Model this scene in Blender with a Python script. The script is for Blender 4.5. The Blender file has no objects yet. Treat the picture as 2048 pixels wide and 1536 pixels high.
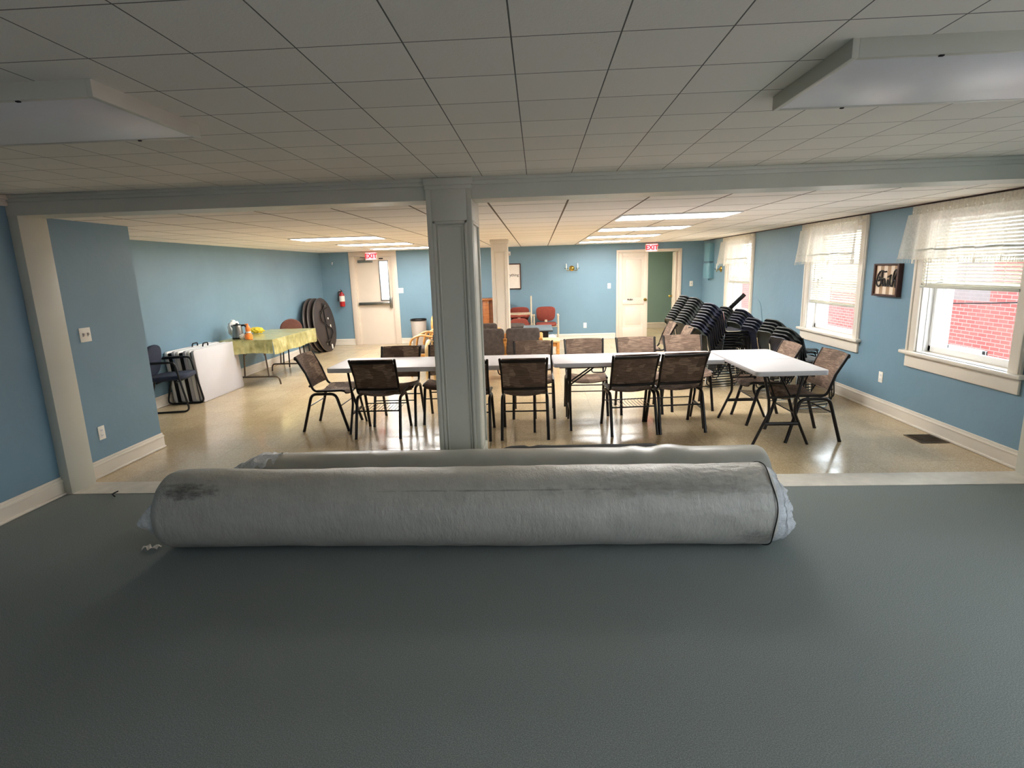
import bpy, bmesh, math, random
from mathutils import Vector, Matrix, noise
random.seed(7)
PI = math.pi
S = bpy.context.scene
C = S.collection

# ------------------------------------------------------------------ camera, world, exposure
FPX = 1120.0
cam = bpy.data.cameras.new('camera'); cam.sensor_width = 36; cam.lens = FPX / 2048 * 36
cam.clip_start = 0.02; cam.clip_end = 200
co = bpy.data.objects.new('camera', cam); C.objects.link(co)
vy = Vector((51, -231, FPX)).normalized()
vx = Vector((22050, -441, -FPX)); vx = (vx - vx.dot(vy) * vy).normalized()
vz = vx.cross(vy)
if vz.y > 0: vz = -vz
RW = Matrix((vx, vy, vz))                      # rows: world axes in image axes (x right, y down, z forward)
cx, cy, cz = RW.col[0], RW.col[1], RW.col[2]
H = 1.62
M3 = Matrix((cx, -cy, -cz)).transposed()
co.matrix_world = Matrix.Translation((0, 0, H)) @ M3.to_4x4()
S.camera = co

w = bpy.data.worlds.new('sky'); S.world = w; w.use_nodes = True
bg = w.node_tree.nodes['Background']
SKY_STRENGTH = 2.25
bg.inputs['Color'].default_value = (0.88, 0.94, 1.0, 1); bg.inputs['Strength'].default_value = SKY_STRENGTH
LAMP = 8.0
S.view_settings.view_transform = 'Standard'; S.view_settings.look = 'None'
S.view_settings.gamma = 1.0; S.view_settings.use_curve_mapping = False
S.view_settings.exposure = 2.08
S.cycles.max_bounces = 10; S.cycles.diffuse_bounces = 6; S.cycles.transparent_max_bounces = 24
S.cycles.sample_clamp_indirect = 6.0
S.cycles.use_denoising = True

# windows: (y near, y far) of the casing on the right-hand wall; unseen pair beside the camera added to light the near half
XR, XL, XS = 3.65, -4.93, -3.74
YF, ZC, ZN = 12.83, 2.11, 2.235
YB0, YB1 = 3.955, 4.20
WIN = [(4.33, 5.68), (6.53, 7.95), (9.82, 11.24)]
FILLWIN_SIDE = [(-2.4, -0.4), (0.2, 2.4)]
WZ0, WZ1, CW = 0.72, 1.99, 0.12
NZ0 = 0.15                                      # sills of the added side windows, lowered to throw light onto the ceiling
for a, b in WIN + FILLWIN_SIDE:
    z0 = WZ0 if (a, b) in WIN else NZ0
    l = bpy.data.lights.new('window_daylight', 'AREA'); l.shape = 'RECTANGLE'
    l.size = b - a - 2 * CW; l.size_y = WZ1 - z0; l.cycles.is_portal = True
    o = bpy.data.objects.new('window_daylight', l); C.objects.link(o)
    o.location = (XR + 0.2, (a + b) / 2, (z0 + WZ1) / 2)
    o.rotation_euler = Matrix(((0, 0, 1), (1, 0, 0), (0, 1, 0))).to_euler()   # local -Z looks into the room
FILLWIN_BACK = [(0.4, 1.2)]  # unseen opening behind the camera, added to light the near half
for a, b in FILLWIN_BACK:
    l = bpy.data.lights.new('window_daylight', 'AREA'); l.shape = 'RECTANGLE'; l.size = b - a; l.size_y = WZ1 - WZ0; l.cycles.is_portal = True
    o = bpy.data.objects.new('window_daylight', l); C.objects.link(o); o.location = ((a + b) / 2, -3.12, (WZ0 + WZ1) / 2); o.rotation_euler = (-PI / 2, 0, 0)
l = bpy.data.lights.new('door_daylight', 'AREA'); l.shape = 'RECTANGLE'; l.size = 0.2; l.size_y = 0.9; l.cycles.is_portal = True
o = bpy.data.objects.new('door_daylight', l); C.objects.link(o); o.location = (-3.495, 12.9, 1.45); o.rotation_euler = (PI / 2, 0, 0)

# ------------------------------------------------------------------ materials
def s2l(c):
    return tuple(((v / 255) / 12.92 if v / 255 <= 0.04045 else ((v / 255 + 0.055) / 1.055) ** 2.4) for v in c)
class NT:
    def __init__(self, name):
        self.m = bpy.data.materials.new(name); self.m.use_nodes = True
        self.t = self.m.node_tree; self.N = self.t.nodes; self.L = self.t.links
        self.b = self.N['Principled BSDF']; self.out = self.N['Material Output']
    def n(self, typ, **k):
        x = self.N.new(typ)
        for a, v in k.items():
            if a.startswith('i_'): x.inputs[a[2:].replace('_', ' ')].default_value = v
            else: setattr(x, a, v)
        return x
    def l(self, a, b): self.L.new(a, b)
    def coord(self, scale=(1, 1, 1), which='Object'):
        c = self.n('ShaderNodeTexCoord'); mp = self.n('ShaderNodeMapping')
        mp.inputs['Scale'].default_value = scale
        self.l(c.outputs[which], mp.inputs['Vector']); return mp.outputs['Vector']
    def noise(self, vec, scale, detail=4, rough=0.55):
        x = self.n('ShaderNodeTexNoise'); x.inputs['Scale'].default_value = scale
        x.inputs['Detail'].default_value = detail; x.inputs['Roughness'].default_value = rough
        self.l(vec, x.inputs['Vector']); return x
    def ramp(self, fac, stops):
        r = self.n('ShaderNodeValToRGB'); e = r.color_ramp.elements
        while len(e) < len(stops): e.new(0.5)
        for k, (p, c) in enumerate(stops):
            e[k].position = p; e[k].color = (c[0], c[1], c[2], 1)
        self.l(fac, r.inputs['Fac']); return r.outputs['Color']
    def mix(self, fac, a, b, blend='MIX'):
        x = self.n('ShaderNodeMix', data_type='RGBA', blend_type=blend)
        for s, v in ((x.inputs[0], fac), (x.inputs[6], a), (x.inputs[7], b)):
            if isinstance(v, (int, float)): s.default_value = v
            elif isinstance(v, tuple): s.default_value = (v[0], v[1], v[2], 1)
            else: self.l(v, s)
        return x.outputs[2]
    def math(self, op, a, b=0.0, clamp=False):
        x = self.n('ShaderNodeMath', operation=op); x.use_clamp = clamp
        for s, v in ((x.inputs[0], a), (x.inputs[1], b)):
            if isinstance(v, (int, float)): s.default_value = v
            else: self.l(v, s)
        return x.outputs[0]
    def bump(self, h, strength=0.2, dist=0.01):
        x = self.n('ShaderNodeBump'); x.inputs['Strength'].default_value = strength; x.inputs['Distance'].default_value = dist
        self.l(h, x.inputs['Height']); self.l(x.outputs['Normal'], self.b.inputs['Normal'])
    def col(self, c):
        if isinstance(c, tuple): self.b.inputs['Base Color'].default_value = (c[0], c[1], c[2], 1)
        else: self.l(c, self.b.inputs['Base Color'])
    def set(self, **k):
        for a, v in k.items(): self.b.inputs[a.replace('_', ' ')].default_value = v
        return self
def plain(name, rgb, rough=0.5, metal=0.0, var=0.08, scale=6.0, bump=0.0, bscale=60.0, spec=0.5):
    t = NT(name); c = s2l(rgb); v = t.coord()
    nz = t.noise(v, scale, 3)
    t.col(t.ramp(nz.outputs['Fac'], [(0.3, tuple(x * (1 - var) for x in c)), (0.7, tuple(min(1, x * (1 + var)) for x in c))]))
    t.set(Roughness=rough, Metallic=metal, Specular_IOR_Level=spec)
    if bump: t.bump(t.noise(v, bscale, 4).outputs['Fac'], bump, 0.004)
    return t.m

def wall_paint(name, rgb):
    t = NT(name); v = t.coord(); c = s2l(rgb)
    nz = t.noise(v, 1.2, 5)
    t.col(t.ramp(nz.outputs['Fac'], [(0.3, tuple(x * 0.94 for x in c)), (0.7, tuple(x * 1.06 for x in c))]))
    t.set(Roughness=0.42, Specular_IOR_Level=0.45)
    t.bump(t.noise(v, 9, 6, 0.65).outputs['Fac'], 0.22, 0.012)
    return t.m
M = {}
M['blue'] = wall_paint('blue_wall_paint', (117, 148, 166))
M['bluegray'] = wall_paint('hall_wall_paint', (128, 150, 140))
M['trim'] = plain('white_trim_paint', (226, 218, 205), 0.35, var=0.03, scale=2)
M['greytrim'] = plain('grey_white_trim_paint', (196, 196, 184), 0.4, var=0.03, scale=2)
M['almond'] = plain('almond_door_paint', (222, 208, 192), 0.4, var=0.03, scale=2)
M['cream'] = plain('cream_plastic', (238, 234, 222), 0.4, var=0.02)
M['black'] = plain('black_metal', (22, 20, 20), 0.38, 0.2, 0.1)
M['bronze'] = plain('dark_brown_metal', (30, 24, 21), 0.35, 0.35, 0.15)
M['chrome'] = plain('chrome', (210, 210, 208), 0.15, 1.0, 0.03)
M['steel'] = plain('brushed_steel', (150, 148, 142), 0.3, 1.0, 0.08)
M['brass'] = plain('polished_brass', (186, 158, 82), 0.2, 1.0, 0.08)
M['white'] = plain('white_plastic', (238, 236, 233), 0.45, var=0.02)
M['tabletop'] = plain('white_table_plastic', (198, 196, 199), 0.42, var=0.02, bump=0.08, bscale=350)
M['grayedge'] = plain('grey_table_rim', (150, 148, 142), 0.5)
M['dark'] = plain('dark_void', (14, 13, 13), 0.8)
M['navy'] = plain('navy_upholstery', (38, 46, 66), 0.85, var=0.12, scale=30, bump=0.15, bscale=300)
M['shellnavy'] = plain('navy_vinyl', (20, 25, 44), 0.58, var=0.12, scale=14)
M['shellgreen'] = plain('black_green_vinyl', (30, 36, 34), 0.58, var=0.12, scale=14)
M['shellblack'] = plain('black_vinyl', (17, 18, 22), 0.58, var=0.12, scale=14)
M['greyfab'] = plain('grey_brown_fabric', (76, 67, 62), 0.95, var=0.3, scale=22, bump=0.2, bscale=250)
M['red'] = plain('rust_red_fabric', (134, 62, 50), 0.9, var=0.08, scale=20, bump=0.1, bscale=300)
M['brownfab'] = plain('brown_fabric', (104, 66, 56), 0.9, var=0.1, scale=20)
M['beige'] = plain('beige_plastic', (204, 190, 164), 0.45, var=0.04)
M['bluegreytop'] = plain('blue_grey_laminate', (104, 120, 128), 0.4, var=0.06)
M['grayplastic'] = plain('light_grey_plastic', (188, 180, 174), 0.55, var=0.05)
M['redpaint'] = plain('red_paint', (176, 30, 34), 0.3, var=0.05)
M['orange'] = plain('orange_plastic', (240, 130, 50), 0.45, var=0.2, scale=30)
M['yellow'] = plain('yellow_cloth', (232, 206, 66), 0.8, var=0.12, scale=30)
M['paper'] = plain('white_paper', (236, 228, 218), 0.7, var=0.03)
M['grayslab'] = plain('threshold_paint', (206, 200, 188), 0.5, var=0.1, scale=9, bump=0.1, bscale=40)
M['boxpaint'] = plain('blue_painted_metal', (112, 156, 172), 0.35, 0.0, 0.04)
M['ventmetal'] = plain('brown_vent_metal', (86, 72, 56), 0.45, 0.5, 0.1)
M['soil'] = plain('dark_signwood', (66, 36, 28), 0.6, var=0.2, scale=14)
M['script'] = plain('black_script_wood', (24, 20, 20), 0.5)
M['blackfoam'] = plain('black_underlay', (18, 17, 16), 0.9, var=0.3, scale=20, bump=0.3, bscale=120)
M['ground'] = plain('pale_concrete', (214, 212, 206), 0.9, var=0.15, scale=8)

def wood(name, a, b):
    t = NT(name); v = t.coord((2, 2, 14)); nz = t.noise(v, 3, 5)
    t.col(t.ramp(nz.outputs['Fac'], [(0.3, s2l(a)), (0.7, s2l(b))])); t.set(Roughness=0.4); return t.m
M['oak'] = wood('honey_oak', (196, 134, 66), (224, 168, 96))
M['paleoak'] = wood('pale_oak', (214, 178, 122), (232, 202, 150))
M['cabwood'] = wood('orange_brown_wood', (140, 80, 38), (178, 112, 62))

def carpet():
    t = NT('dark_green_grey_carpet'); v = t.coord()
    a = t.noise(v, 230, 3, 0.8); b = t.noise(v, 1.3, 4)
    c1 = t.ramp(a.outputs['Fac'], [(0.3, s2l((94, 101, 101))), (0.52, s2l((132, 139, 138))), (0.75, s2l((178, 183, 180)))])
    t.col(t.mix(t.ramp(b.outputs['Fac'], [(0.35, (0, 0, 0)), (0.75, (0.35,) * 3)]), c1, s2l((130, 132, 126))))
    t.set(Roughness=1.0, Specular_IOR_Level=0.1); t.bump(a.outputs['Fac'], 0.6, 0.006)
    return t.m
M['carpet'] = carpet()

def vinyl():
    t = NT('tan_speckled_vinyl_tile'); v = t.coord()
    vo = t.n('ShaderNodeTexVoronoi'); vo.inputs['Scale'].default_value = 150; t.l(v, vo.inputs['Vector'])
    sp = t.ramp(vo.outputs['Color'], [(0.0, s2l((166, 144, 110))), (0.35, s2l((190, 168, 132))), (0.7, s2l((202, 181, 146))), (1.0, s2l((224, 208, 178)))])
    br = t.n('ShaderNodeTexBrick'); br.offset = 0.0
    br.inputs['Scale'].default_value = 1.0; br.inputs['Brick Width'].default_value = 0.2971; br.inputs['Row Height'].default_value = 0.2971
    br.inputs['Mortar Size'].default_value = 0.0015; br.inputs['Mortar Smooth'].default_value = 0.2
    br.inputs['Color1'].default_value = (1, 1, 1, 1); br.inputs['Color2'].default_value = (0.9, 0.9, 0.9, 1); br.inputs['Mortar'].default_value = (0.55, 0.52, 0.48, 1)
    t.l(v, br.inputs['Vector'])
    c = t.mix(1.0, sp, br.outputs['Color'], 'MULTIPLY')
    st = t.noise(v, 0.9, 5)
    c = t.mix(t.ramp(st.outputs['Fac'], [(0.45, (0, 0, 0)), (0.75, (0.35,) * 3)]), c, s2l((150, 132, 104)))
    t.col(c)
    t.l(t.ramp(t.noise(v, 2.2, 6).outputs['Fac'], [(0.3, (0.10,) * 3), (0.7, (0.24,) * 3)]), t.b.inputs['Roughness'])
    t.set(Specular_IOR_Level=0.6)
    h = t.mix(0.6, br.outputs['Fac'], t.noise(v, 2.6, 5).outputs['Fac'])
    t.bump(h, 0.10, 0.004)
    return t.m
M['vinyl'] = vinyl()

def ceil_tiles(name, c, cell, origin, line, seam, rough_bump):
    t = NT(name); tc = t.n('ShaderNodeTexCoord'); mp = t.n('ShaderNodeMapping')
    mp.inputs['Location'].default_value = (-origin[0], -origin[1], 0)
    t.l(tc.outputs['Object'], mp.inputs['Vector']); v = mp.outputs['Vector']
    br = t.n('ShaderNodeTexBrick'); br.offset = 0.0
    br.inputs['Scale'].default_value = 1.0; br.inputs['Brick Width'].default_value = cell[0]; br.inputs['Row Height'].default_value = cell[1]
    br.inputs['Mortar Size'].default_value = seam; br.inputs['Mortar Smooth'].default_value = 0.3
    k = s2l(c)
    br.inputs['Color1'].default_value = (*k, 1); br.inputs['Color2'].default_value = (*[x * 0.95 for x in k], 1)
    br.inputs['Mortar'].default_value = (*s2l(line), 1)
    t.l(v, br.inputs['Vector']); t.col(br.outputs['Color'])
    t.set(Roughness=0.85, Specular_IOR_Level=0.2)
    nz = t.noise(v, 130, 3, 0.7)
    h = t.math('SUBTRACT', nz.outputs['Fac'], t.math('MULTIPLY', br.outputs['Fac'], 2.2))
    t.bump(h, rough_bump, 0.004)
    return t.m
M['neartile'] = ceil_tiles('white_fibre_ceiling_tile', (236, 232, 222), (0.297, 0.297), (-0.059, 1.67), (110, 110, 104), 0.0026, 0.35)
M['fartile'] = ceil_tiles('white_drop_ceiling_panel', (250, 244, 236), (0.594, 0.605), (0.236, 5.76), (112, 98, 84), 0.009, 0.2)

def emis(name, rgb, strength):
    t = NT(name); t.col(tuple(rgb)); t.b.inputs['Emission Color'].default_value = (*rgb, 1)
    t.b.inputs['Emission Strength'].default_value = strength; t.set(Roughness=0.5); return t.m
M['lamp'] = emis('lit_troffer_diffuser', (1.0, 0.98, 0.95), LAMP)
M['exitbg'] = emis('lit_exit_face', (1.0, 0.22, 0.24), 0.8)
M['exitred'] = emis('lit_exit_letters', (0.62, 0.01, 0.02), 0.55)
M['offlens'] = plain('unlit_white_diffuser', (226, 226, 230), 0.35, var=0.02, bump=0.05, bscale=200)
M['glasslamp'] = None

def glass(name, tint=(1, 1, 1)):
    t = NT(name); t.N.remove(t.b)
    tr = t.n('ShaderNodeBsdfTransparent'); tr.inputs['Color'].default_value = (*tint, 1)
    gl = t.n('ShaderNodeBsdfGlossy'); gl.inputs['Roughness'].default_value = 0.03
    lw = t.n('ShaderNodeLayerWeight'); lw.inputs['Blend'].default_value = 0.5
    fr = t.math('ADD', t.math('MULTIPLY', t.math('POWER', lw.outputs['Facing'], 5.0), 0.5), 0.025)
    mx = t.n('ShaderNodeMixShader'); t.l(fr, mx.inputs[0]); t.l(tr.outputs[0], mx.inputs[1]); t.l(gl.outputs[0], mx.inputs[2])
    t.l(mx.outputs[0], t.out.inputs['Surface']); return t.m
M['glass'] = glass('window_glass', (0.93, 0.96, 0.97)); M['glasslamp'] = glass('clear_lamp_glass', (0.85, 0.87, 0.85))

def cloth(name, rgb, transp, transl, pattern=None):
    t = NT(name); t.N.remove(t.b); c = s2l(rgb)
    d = t.n('ShaderNodeBsdfDiffuse'); d.inputs['Color'].default_value = (*c, 1)
    tl = t.n('ShaderNodeBsdfTranslucent'); tl.inputs['Color'].default_value = (*c, 1)
    tr = t.n('ShaderNodeBsdfTransparent')
    m1 = t.n('ShaderNodeMixShader'); m1.inputs[0].default_value = transl; t.l(d.outputs[0], m1.inputs[1]); t.l(tl.outputs[0], m1.inputs[2])
    m2 = t.n('ShaderNodeMixShader'); m2.inputs[0].default_value = transp; t.l(m1.outputs[0], m2.inputs[1]); t.l(tr.outputs[0], m2.inputs[2])
    nz = t.noise(t.coord((1, 1, 1)), 60, 3)
    t.l(t.ramp(nz.outputs['Fac'], [(0.3, (max(0, transp - 0.08),) * 3), (0.7, (transp + 0.08,) * 3)]), m2.inputs[0])
    t.l(m2.outputs[0], t.out.inputs['Surface']); return t.m
M['sheer'] = cloth('sheer_white_curtain', (240, 236, 226), 0.28, 0.5)
M['slat'] = cloth('white_blind_slat', (244, 240, 228), 0.02, 0.22)
def film():
    t = NT('clear_white_plastic_bag'); v = t.coord(); t.col(s2l((226, 231, 236))); t.set(Roughness=0.22, Specular_IOR_Level=0.7)
    tr = t.n('ShaderNodeBsdfTransparent'); mx = t.n('ShaderNodeMixShader')
    nz = t.noise(v, 16, 5, 0.6); t.l(t.ramp(nz.outputs['Fac'], [(0.35, (0.16,) * 3), (0.65, (0.42,) * 3)]), mx.inputs[0])
    t.l(t.b.outputs[0], mx.inputs[1]); t.l(tr.outputs[0], mx.inputs[2]); t.l(mx.outputs[0], t.out.inputs['Surface'])
    t.bump(t.noise(v, 22, 5, 0.7).outputs['Fac'], 0.9, 0.02); return t.m
M['bag'] = film()

def sling():
    t = NT('brown_patchwork_sling'); tc = t.n('ShaderNodeTexCoord'); oi = t.n('ShaderNodeObjectInfo')
    ad = t.n('ShaderNodeVectorMath', operation='ADD'); t.l(tc.outputs['Object'], ad.inputs[0])
    cb = t.n('ShaderNodeCombineXYZ'); t.l(t.math('MULTIPLY', oi.outputs['Random'], 7.3), cb.inputs[0]); t.l(t.math('MULTIPLY', oi.outputs['Random'], 3.1), cb.inputs[2])
    t.l(cb.outputs[0], ad.inputs[1])
    mp = t.n('ShaderNodeMapping'); mp.inputs['Scale'].default_value = (1, 1, 1); t.l(ad.outputs[0], mp.inputs['Vector']); v = mp.outputs['Vector']
    m2 = t.n('ShaderNodeMapping'); m2.inputs['Scale'].default_value = (5, 40, 90); t.l(ad.outputs[0], m2.inputs['Vector'])
    streak = t.noise(m2.outputs['Vector'], 2.2, 4, 0.6)
    vo = t.n('ShaderNodeTexVoronoi'); vo.distance = 'CHEBYCHEV'; vo.inputs['Scale'].default_value = 8.5; vo.inputs['Randomness'].default_value = 0.9; t.l(v, vo.inputs['Vector'])
    patch = t.ramp(vo.outputs['Color'], [(0.0, s2l((84, 66, 56))), (0.3, s2l((110, 92, 78))), (0.6, s2l((138, 114, 98))), (0.85, s2l((158, 136, 116)))])
    c = t.mix(t.ramp(streak.outputs['Fac'], [(0.36, (0, 0, 0)), (0.60, (0.8,) * 3)]), patch, s2l((74, 60, 50)))
    t.col(c); t.set(Roughness=0.85, Specular_IOR_Level=0.25)
    w_ = t.n('ShaderNodeTexWave'); w_.inputs['Scale'].default_value = 120; t.l(v, w_.inputs['Vector']); t.bump(w_.outputs['Fac'], 0.15, 0.002)
    return t.m
M['sling'] = sling()

def brick():
    t = NT('red_brick'); tc = t.n('ShaderNodeTexCoord'); sx = t.n('ShaderNodeSeparateXYZ'); t.l(tc.outputs['Object'], sx.inputs[0])
    cb = t.n('ShaderNodeCombineXYZ'); t.l(sx.outputs[1], cb.inputs[0]); t.l(sx.outputs[2], cb.inputs[1])
    br = t.n('ShaderNodeTexBrick'); br.inputs['Scale'].default_value = 1; br.inputs['Brick Width'].default_value = 0.22; br.inputs['Row Height'].default_value = 0.075
    br.inputs['Mortar Size'].default_value = 0.007
    br.inputs['Color1'].default_value = (*s2l((158, 76, 70)), 1); br.inputs['Color2'].default_value = (*s2l((136, 62, 58)), 1); br.inputs['Mortar'].default_value = (*s2l((184, 126, 118)), 1)
    t.l(cb.outputs[0], br.inputs['Vector'])
    nz = t.noise(cb.outputs[0], 1.1, 5)
    c = t.mix(t.ramp(nz.outputs['Fac'], [(0.4, (0, 0, 0)), (0.7, (0.5,) * 3)]), br.outputs['Color'], s2l((150, 88, 82)))
    band = t.math('MULTIPLY', t.math('GREATER_THAN', sx.outputs[2], 0.75), t.math('GREATER_THAN', sx.outputs[1], 11.05))
    c = t.mix(t.math('MULTIPLY', band, 0.8), c, s2l((112, 112, 110)))
    t.col(c); t.set(Roughness=0.9); t.bump(br.outputs['Fac'], -0.4, 0.01); return t.m
M['brick'] = brick()

def foil():
    t = NT('gold_foil_tablecloth'); v = t.coord((1, 1, 1)); nz = t.noise(v, 7, 4, 0.6); n2 = t.noise(v, 26, 3)
    t.col(t.ramp(nz.outputs['Fac'], [(0.3, s2l((170, 162, 104))), (0.55, s2l((214, 206, 142))), (0.75, s2l((244, 238, 184)))]))
    t.set(Roughness=0.24, Metallic=0.5); t.bump(t.mix(0.4, nz.outputs['Fac'], n2.outputs['Fac']), 0.5, 0.02); return t.m
M['foil'] = foil()

def roll_wrap(name, base, stains, wr=0.35):
    """grey wrapped roll; stains = list of (x, z, rx, rz, amount) patches of dirt on its skin"""
    t = NT(name); tc = t.n('ShaderNodeTexCoord'); v = tc.outputs['Object']
    sx = t.n('ShaderNodeSeparateXYZ'); t.l(v, sx.inputs[0])
    nz = t.noise(v, 5, 6, 0.65); c0 = s2l(base)
    c = t.ramp(nz.outputs['Fac'], [(0.3, tuple(x * 0.9 for x in c0)), (0.7, tuple(x * 1.08 for x in c0))])
    mp = t.n('ShaderNodeMapping'); mp.inputs['Scale'].default_value = (5, 9, 16); t.l(v, mp.inputs['Vector'])
    fine = t.noise(mp.outputs['Vector'], 2.2, 6, 0.75)
    for (x, z, rx, rz, am) in stains:
        dx = t.math('DIVIDE', t.math('SUBTRACT', sx.outputs[0], x), rx); dz = t.math('DIVIDE', t.math('SUBTRACT', sx.outputs[2], z), rz)
        d = t.math('SQRT', t.math('ADD', t.math('MULTIPLY', dx, dx), t.math('MULTIPLY', dz, dz)))
        fr = t.math('LESS_THAN', sx.outputs[1], 0.1)
        k = t.math('MULTIPLY', t.math('SUBTRACT', t.math('ADD', 1.0, t.math('MULTIPLY', t.math('SUBTRACT', fine.outputs['Fac'], 0.5), 2.6)), d, True), fr)
        c = t.mix(t.math('MULTIPLY', k, am, True), c, s2l((62, 56, 54)))
    t.col(c); t.set(Roughness=0.36, Specular_IOR_Level=0.6)
    m2 = t.n('ShaderNodeMapping'); m2.inputs['Scale'].default_value = (16, 10, 7); m2.inputs['Rotation'].default_value = (0, 0.5, 0); t.l(v, m2.inputs['Vector'])
    t.bump(t.mix(0.5, t.noise(m2.outputs['Vector'], 1.6, 6, 0.7).outputs['Fac'], t.noise(v, 3, 4).outputs['Fac']), wr, 0.02)
    return t.m
M['roll'] = roll_wrap('grey_plastic_wrapped_carpet_back', (176, 174, 166), [(-2.08, 0.405, 0.20, 0.045, 1.0), (0.75, 0.40, 0.75, 0.05, 0.42), (-0.2, 0.395, 0.9, 0.005, 0.55), (1.2, 0.12, 0.14, 0.06, 0.5)], 0.7)
M['rollb'] = roll_wrap('grey_carpet_back', (164, 164, 156), [], 0.15)
M['stripes'] = None
def stripes():
    t = NT('cream_and_tan_stripes'); tc = t.n('ShaderNodeTexCoord'); sx = t.n('ShaderNodeSeparateXYZ'); t.l(tc.outputs['Object'], sx.inputs[0])
    f = t.math('FRACT', t.math('ADD', t.math('MULTIPLY', sx.outputs[1], 1 / 0.117), 20.02)); k = t.math('GREATER_THAN', f, 0.5)
    t.col(t.mix(k, s2l((232, 214, 194)), s2l((168, 138, 108)))); t.set(Roughness=0.7); return t.m
M['stripes'] = stripes()

# ------------------------------------------------------------------ mesh helpers
def fillet(pts, r, n=5):
    pts = [Vector(p) for p in pts]; out = [pts[0]]
    for i in range(1, len(pts) - 1):
        a, b, c = pts[i - 1], pts[i], pts[i + 1]
        u = (a - b); v = (c - b); lu, lv = u.length, v.length
        if lu < 1e-6 or lv < 1e-6: out.append(b); continue
        u /= lu; v /= lv; ang = u.angle(v)
        if ang > 3.10: out.append(b); continue
        d = min(r / math.tan(ang / 2), lu * 0.48, lv * 0.48)
        p0, p1 = b + u * d, b + v * d
        for k in range(n + 1):
            s = k / n; out.append((1 - s) ** 2 * p0 + 2 * s * (1 - s) * b + s * s * p1)
    out.append(pts[-1]); return out
class MB:
    def __init__(s): s.v = []; s.f = []
    def add(s, vs, fs):
        o = len(s.v); s.v += [tuple(x) for x in vs]; s.f += [tuple(i + o for i in f) for f in fs]; return s
    def bm(s, b):
        b.verts.index_update(); s.add([x.co for x in b.verts], [[q.index for q in f.verts] for f in b.faces]); b.free(); return s
    def box(s, x0, x1, y0, y1, z0, z1, bev=0.0, mat=None, seg=2):
        b = bmesh.new(); bmesh.ops.create_cube(b, size=1.0)
        for q in b.verts: q.co = Vector((x0 + (q.co.x + .5) * (x1 - x0), y0 + (q.co.y + .5) * (y1 - y0), z0 + (q.co.z + .5) * (z1 - z0)))
        if bev > 0: bmesh.ops.bevel(b, geom=b.edges[:], offset=min(bev, 0.49 * min(abs(x1 - x0), abs(y1 - y0), abs(z1 - z0))), segments=seg, affect='EDGES', profile=0.5)
        if mat is not None: b.transform(mat)
        return s.bm(b)
    def tube(s, pts, r, n=8, closed=False, cap=True, sx=1.0):
        P = [Vector(p) for p in pts]; m = len(P)
        rad = r if isinstance(r, (list, tuple)) else [r] * m
        T = []
        for i in range(m):
            a = P[i - 1] if (i > 0 or closed) else P[i]; b = P[(i + 1) % m] if (i < m - 1 or closed) else P[i]
            d = b - a; T.append(d.normalized() if d.length > 1e-9 else Vector((0, 0, 1)))
        up = Vector((0, 0, 1)) if abs(T[0].z) < 0.9 else Vector((1, 0, 0))
        N = (up - up.dot(T[0]) * T[0]).normalized(); vs = []
        for i in range(m):
            if i > 0:
                q = T[i - 1].rotation_difference(T[i]); N = (q @ N); N = (N - N.dot(T[i]) * T[i]).normalized()
            B = T[i].cross(N)
            for k in range(n):
                a = 2 * PI * k / n; vs.append(P[i] + (N * math.cos(a) * sx + B * math.sin(a)) * rad[i])
        fs = []
        for i in range(m if closed else m - 1):
            j = (i + 1) % m
            for k in range(n): fs.append((i * n + k, i * n + (k + 1) % n, j * n + (k + 1) % n, j * n + k))
        if cap and not closed: fs += [tuple(range(n - 1, -1, -1)), tuple((m - 1) * n + k for k in range(n))]
        return s.add(vs, fs)
    def lathe(s, prof, n=24, mat=None, cap=True):
        vs = []; fs = []
        for (r, z) in prof:
            for k in range(n): a = 2 * PI * k / n; vs.append(Vector((r * math.cos(a), r * math.sin(a), z)))
        for i in range(len(prof) - 1):
            for k in range(n): fs.append((i * n + k, i * n + (k + 1) % n, (i + 1) * n + (k + 1) % n, (i + 1) * n + k))
        if cap: fs += [tuple(range(n - 1, -1, -1)), tuple((len(prof) - 1) * n + k for k in range(n))]
        if mat is not None: vs = [mat @ q for q in vs]
        return s.add(vs, fs)
    def sheet(s, fn, nu, nv, th=0.0):
        """surface fn(u,v) -> Vector, thickness th along its normal"""
        g = [[Vector(fn(i / nu, j / nv)) for j in range(nv + 1)] for i in range(nu + 1)]
        W = nv + 1; idx = lambda i, j: i * W + j
        if th == 0: return s.add([p for row in g for p in row], [(idx(i, j), idx(i + 1, j), idx(i + 1, j + 1), idx(i, j + 1)) for i in range(nu) for j in range(nv)])
        tp, bt = [], []
        for i in range(nu + 1):
            for j in range(nv + 1):
                du = g[min(i + 1, nu)][j] - g[max(i - 1, 0)][j]; dv = g[i][min(j + 1, nv)] - g[i][max(j - 1, 0)]
                n_ = du.cross(dv); n_ = n_.normalized() if n_.length > 1e-12 else Vector((0, 0, 1))
                tp.append(g[i][j] + n_ * th / 2); bt.append(g[i][j] - n_ * th / 2)
        K = len(tp); fs = []
        for i in range(nu):
            for j in range(nv):
                q = (idx(i, j), idx(i + 1, j), idx(i + 1, j + 1), idx(i, j + 1)); fs.append(q); fs.append(tuple(K + x for x in reversed(q)))
        ring = [idx(i, 0) for i in range(nu + 1)] + [idx(nu, j) for j in range(1, nv + 1)] + [idx(i, nv) for i in range(nu - 1, -1, -1)] + [idx(0, j) for j in range(nv - 1, 0, -1)]
        for a, b in zip(ring, ring[1:] + ring[:1]): fs.append((b, a, a + K, b + K))
        return s.add(tp + bt, fs)
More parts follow.
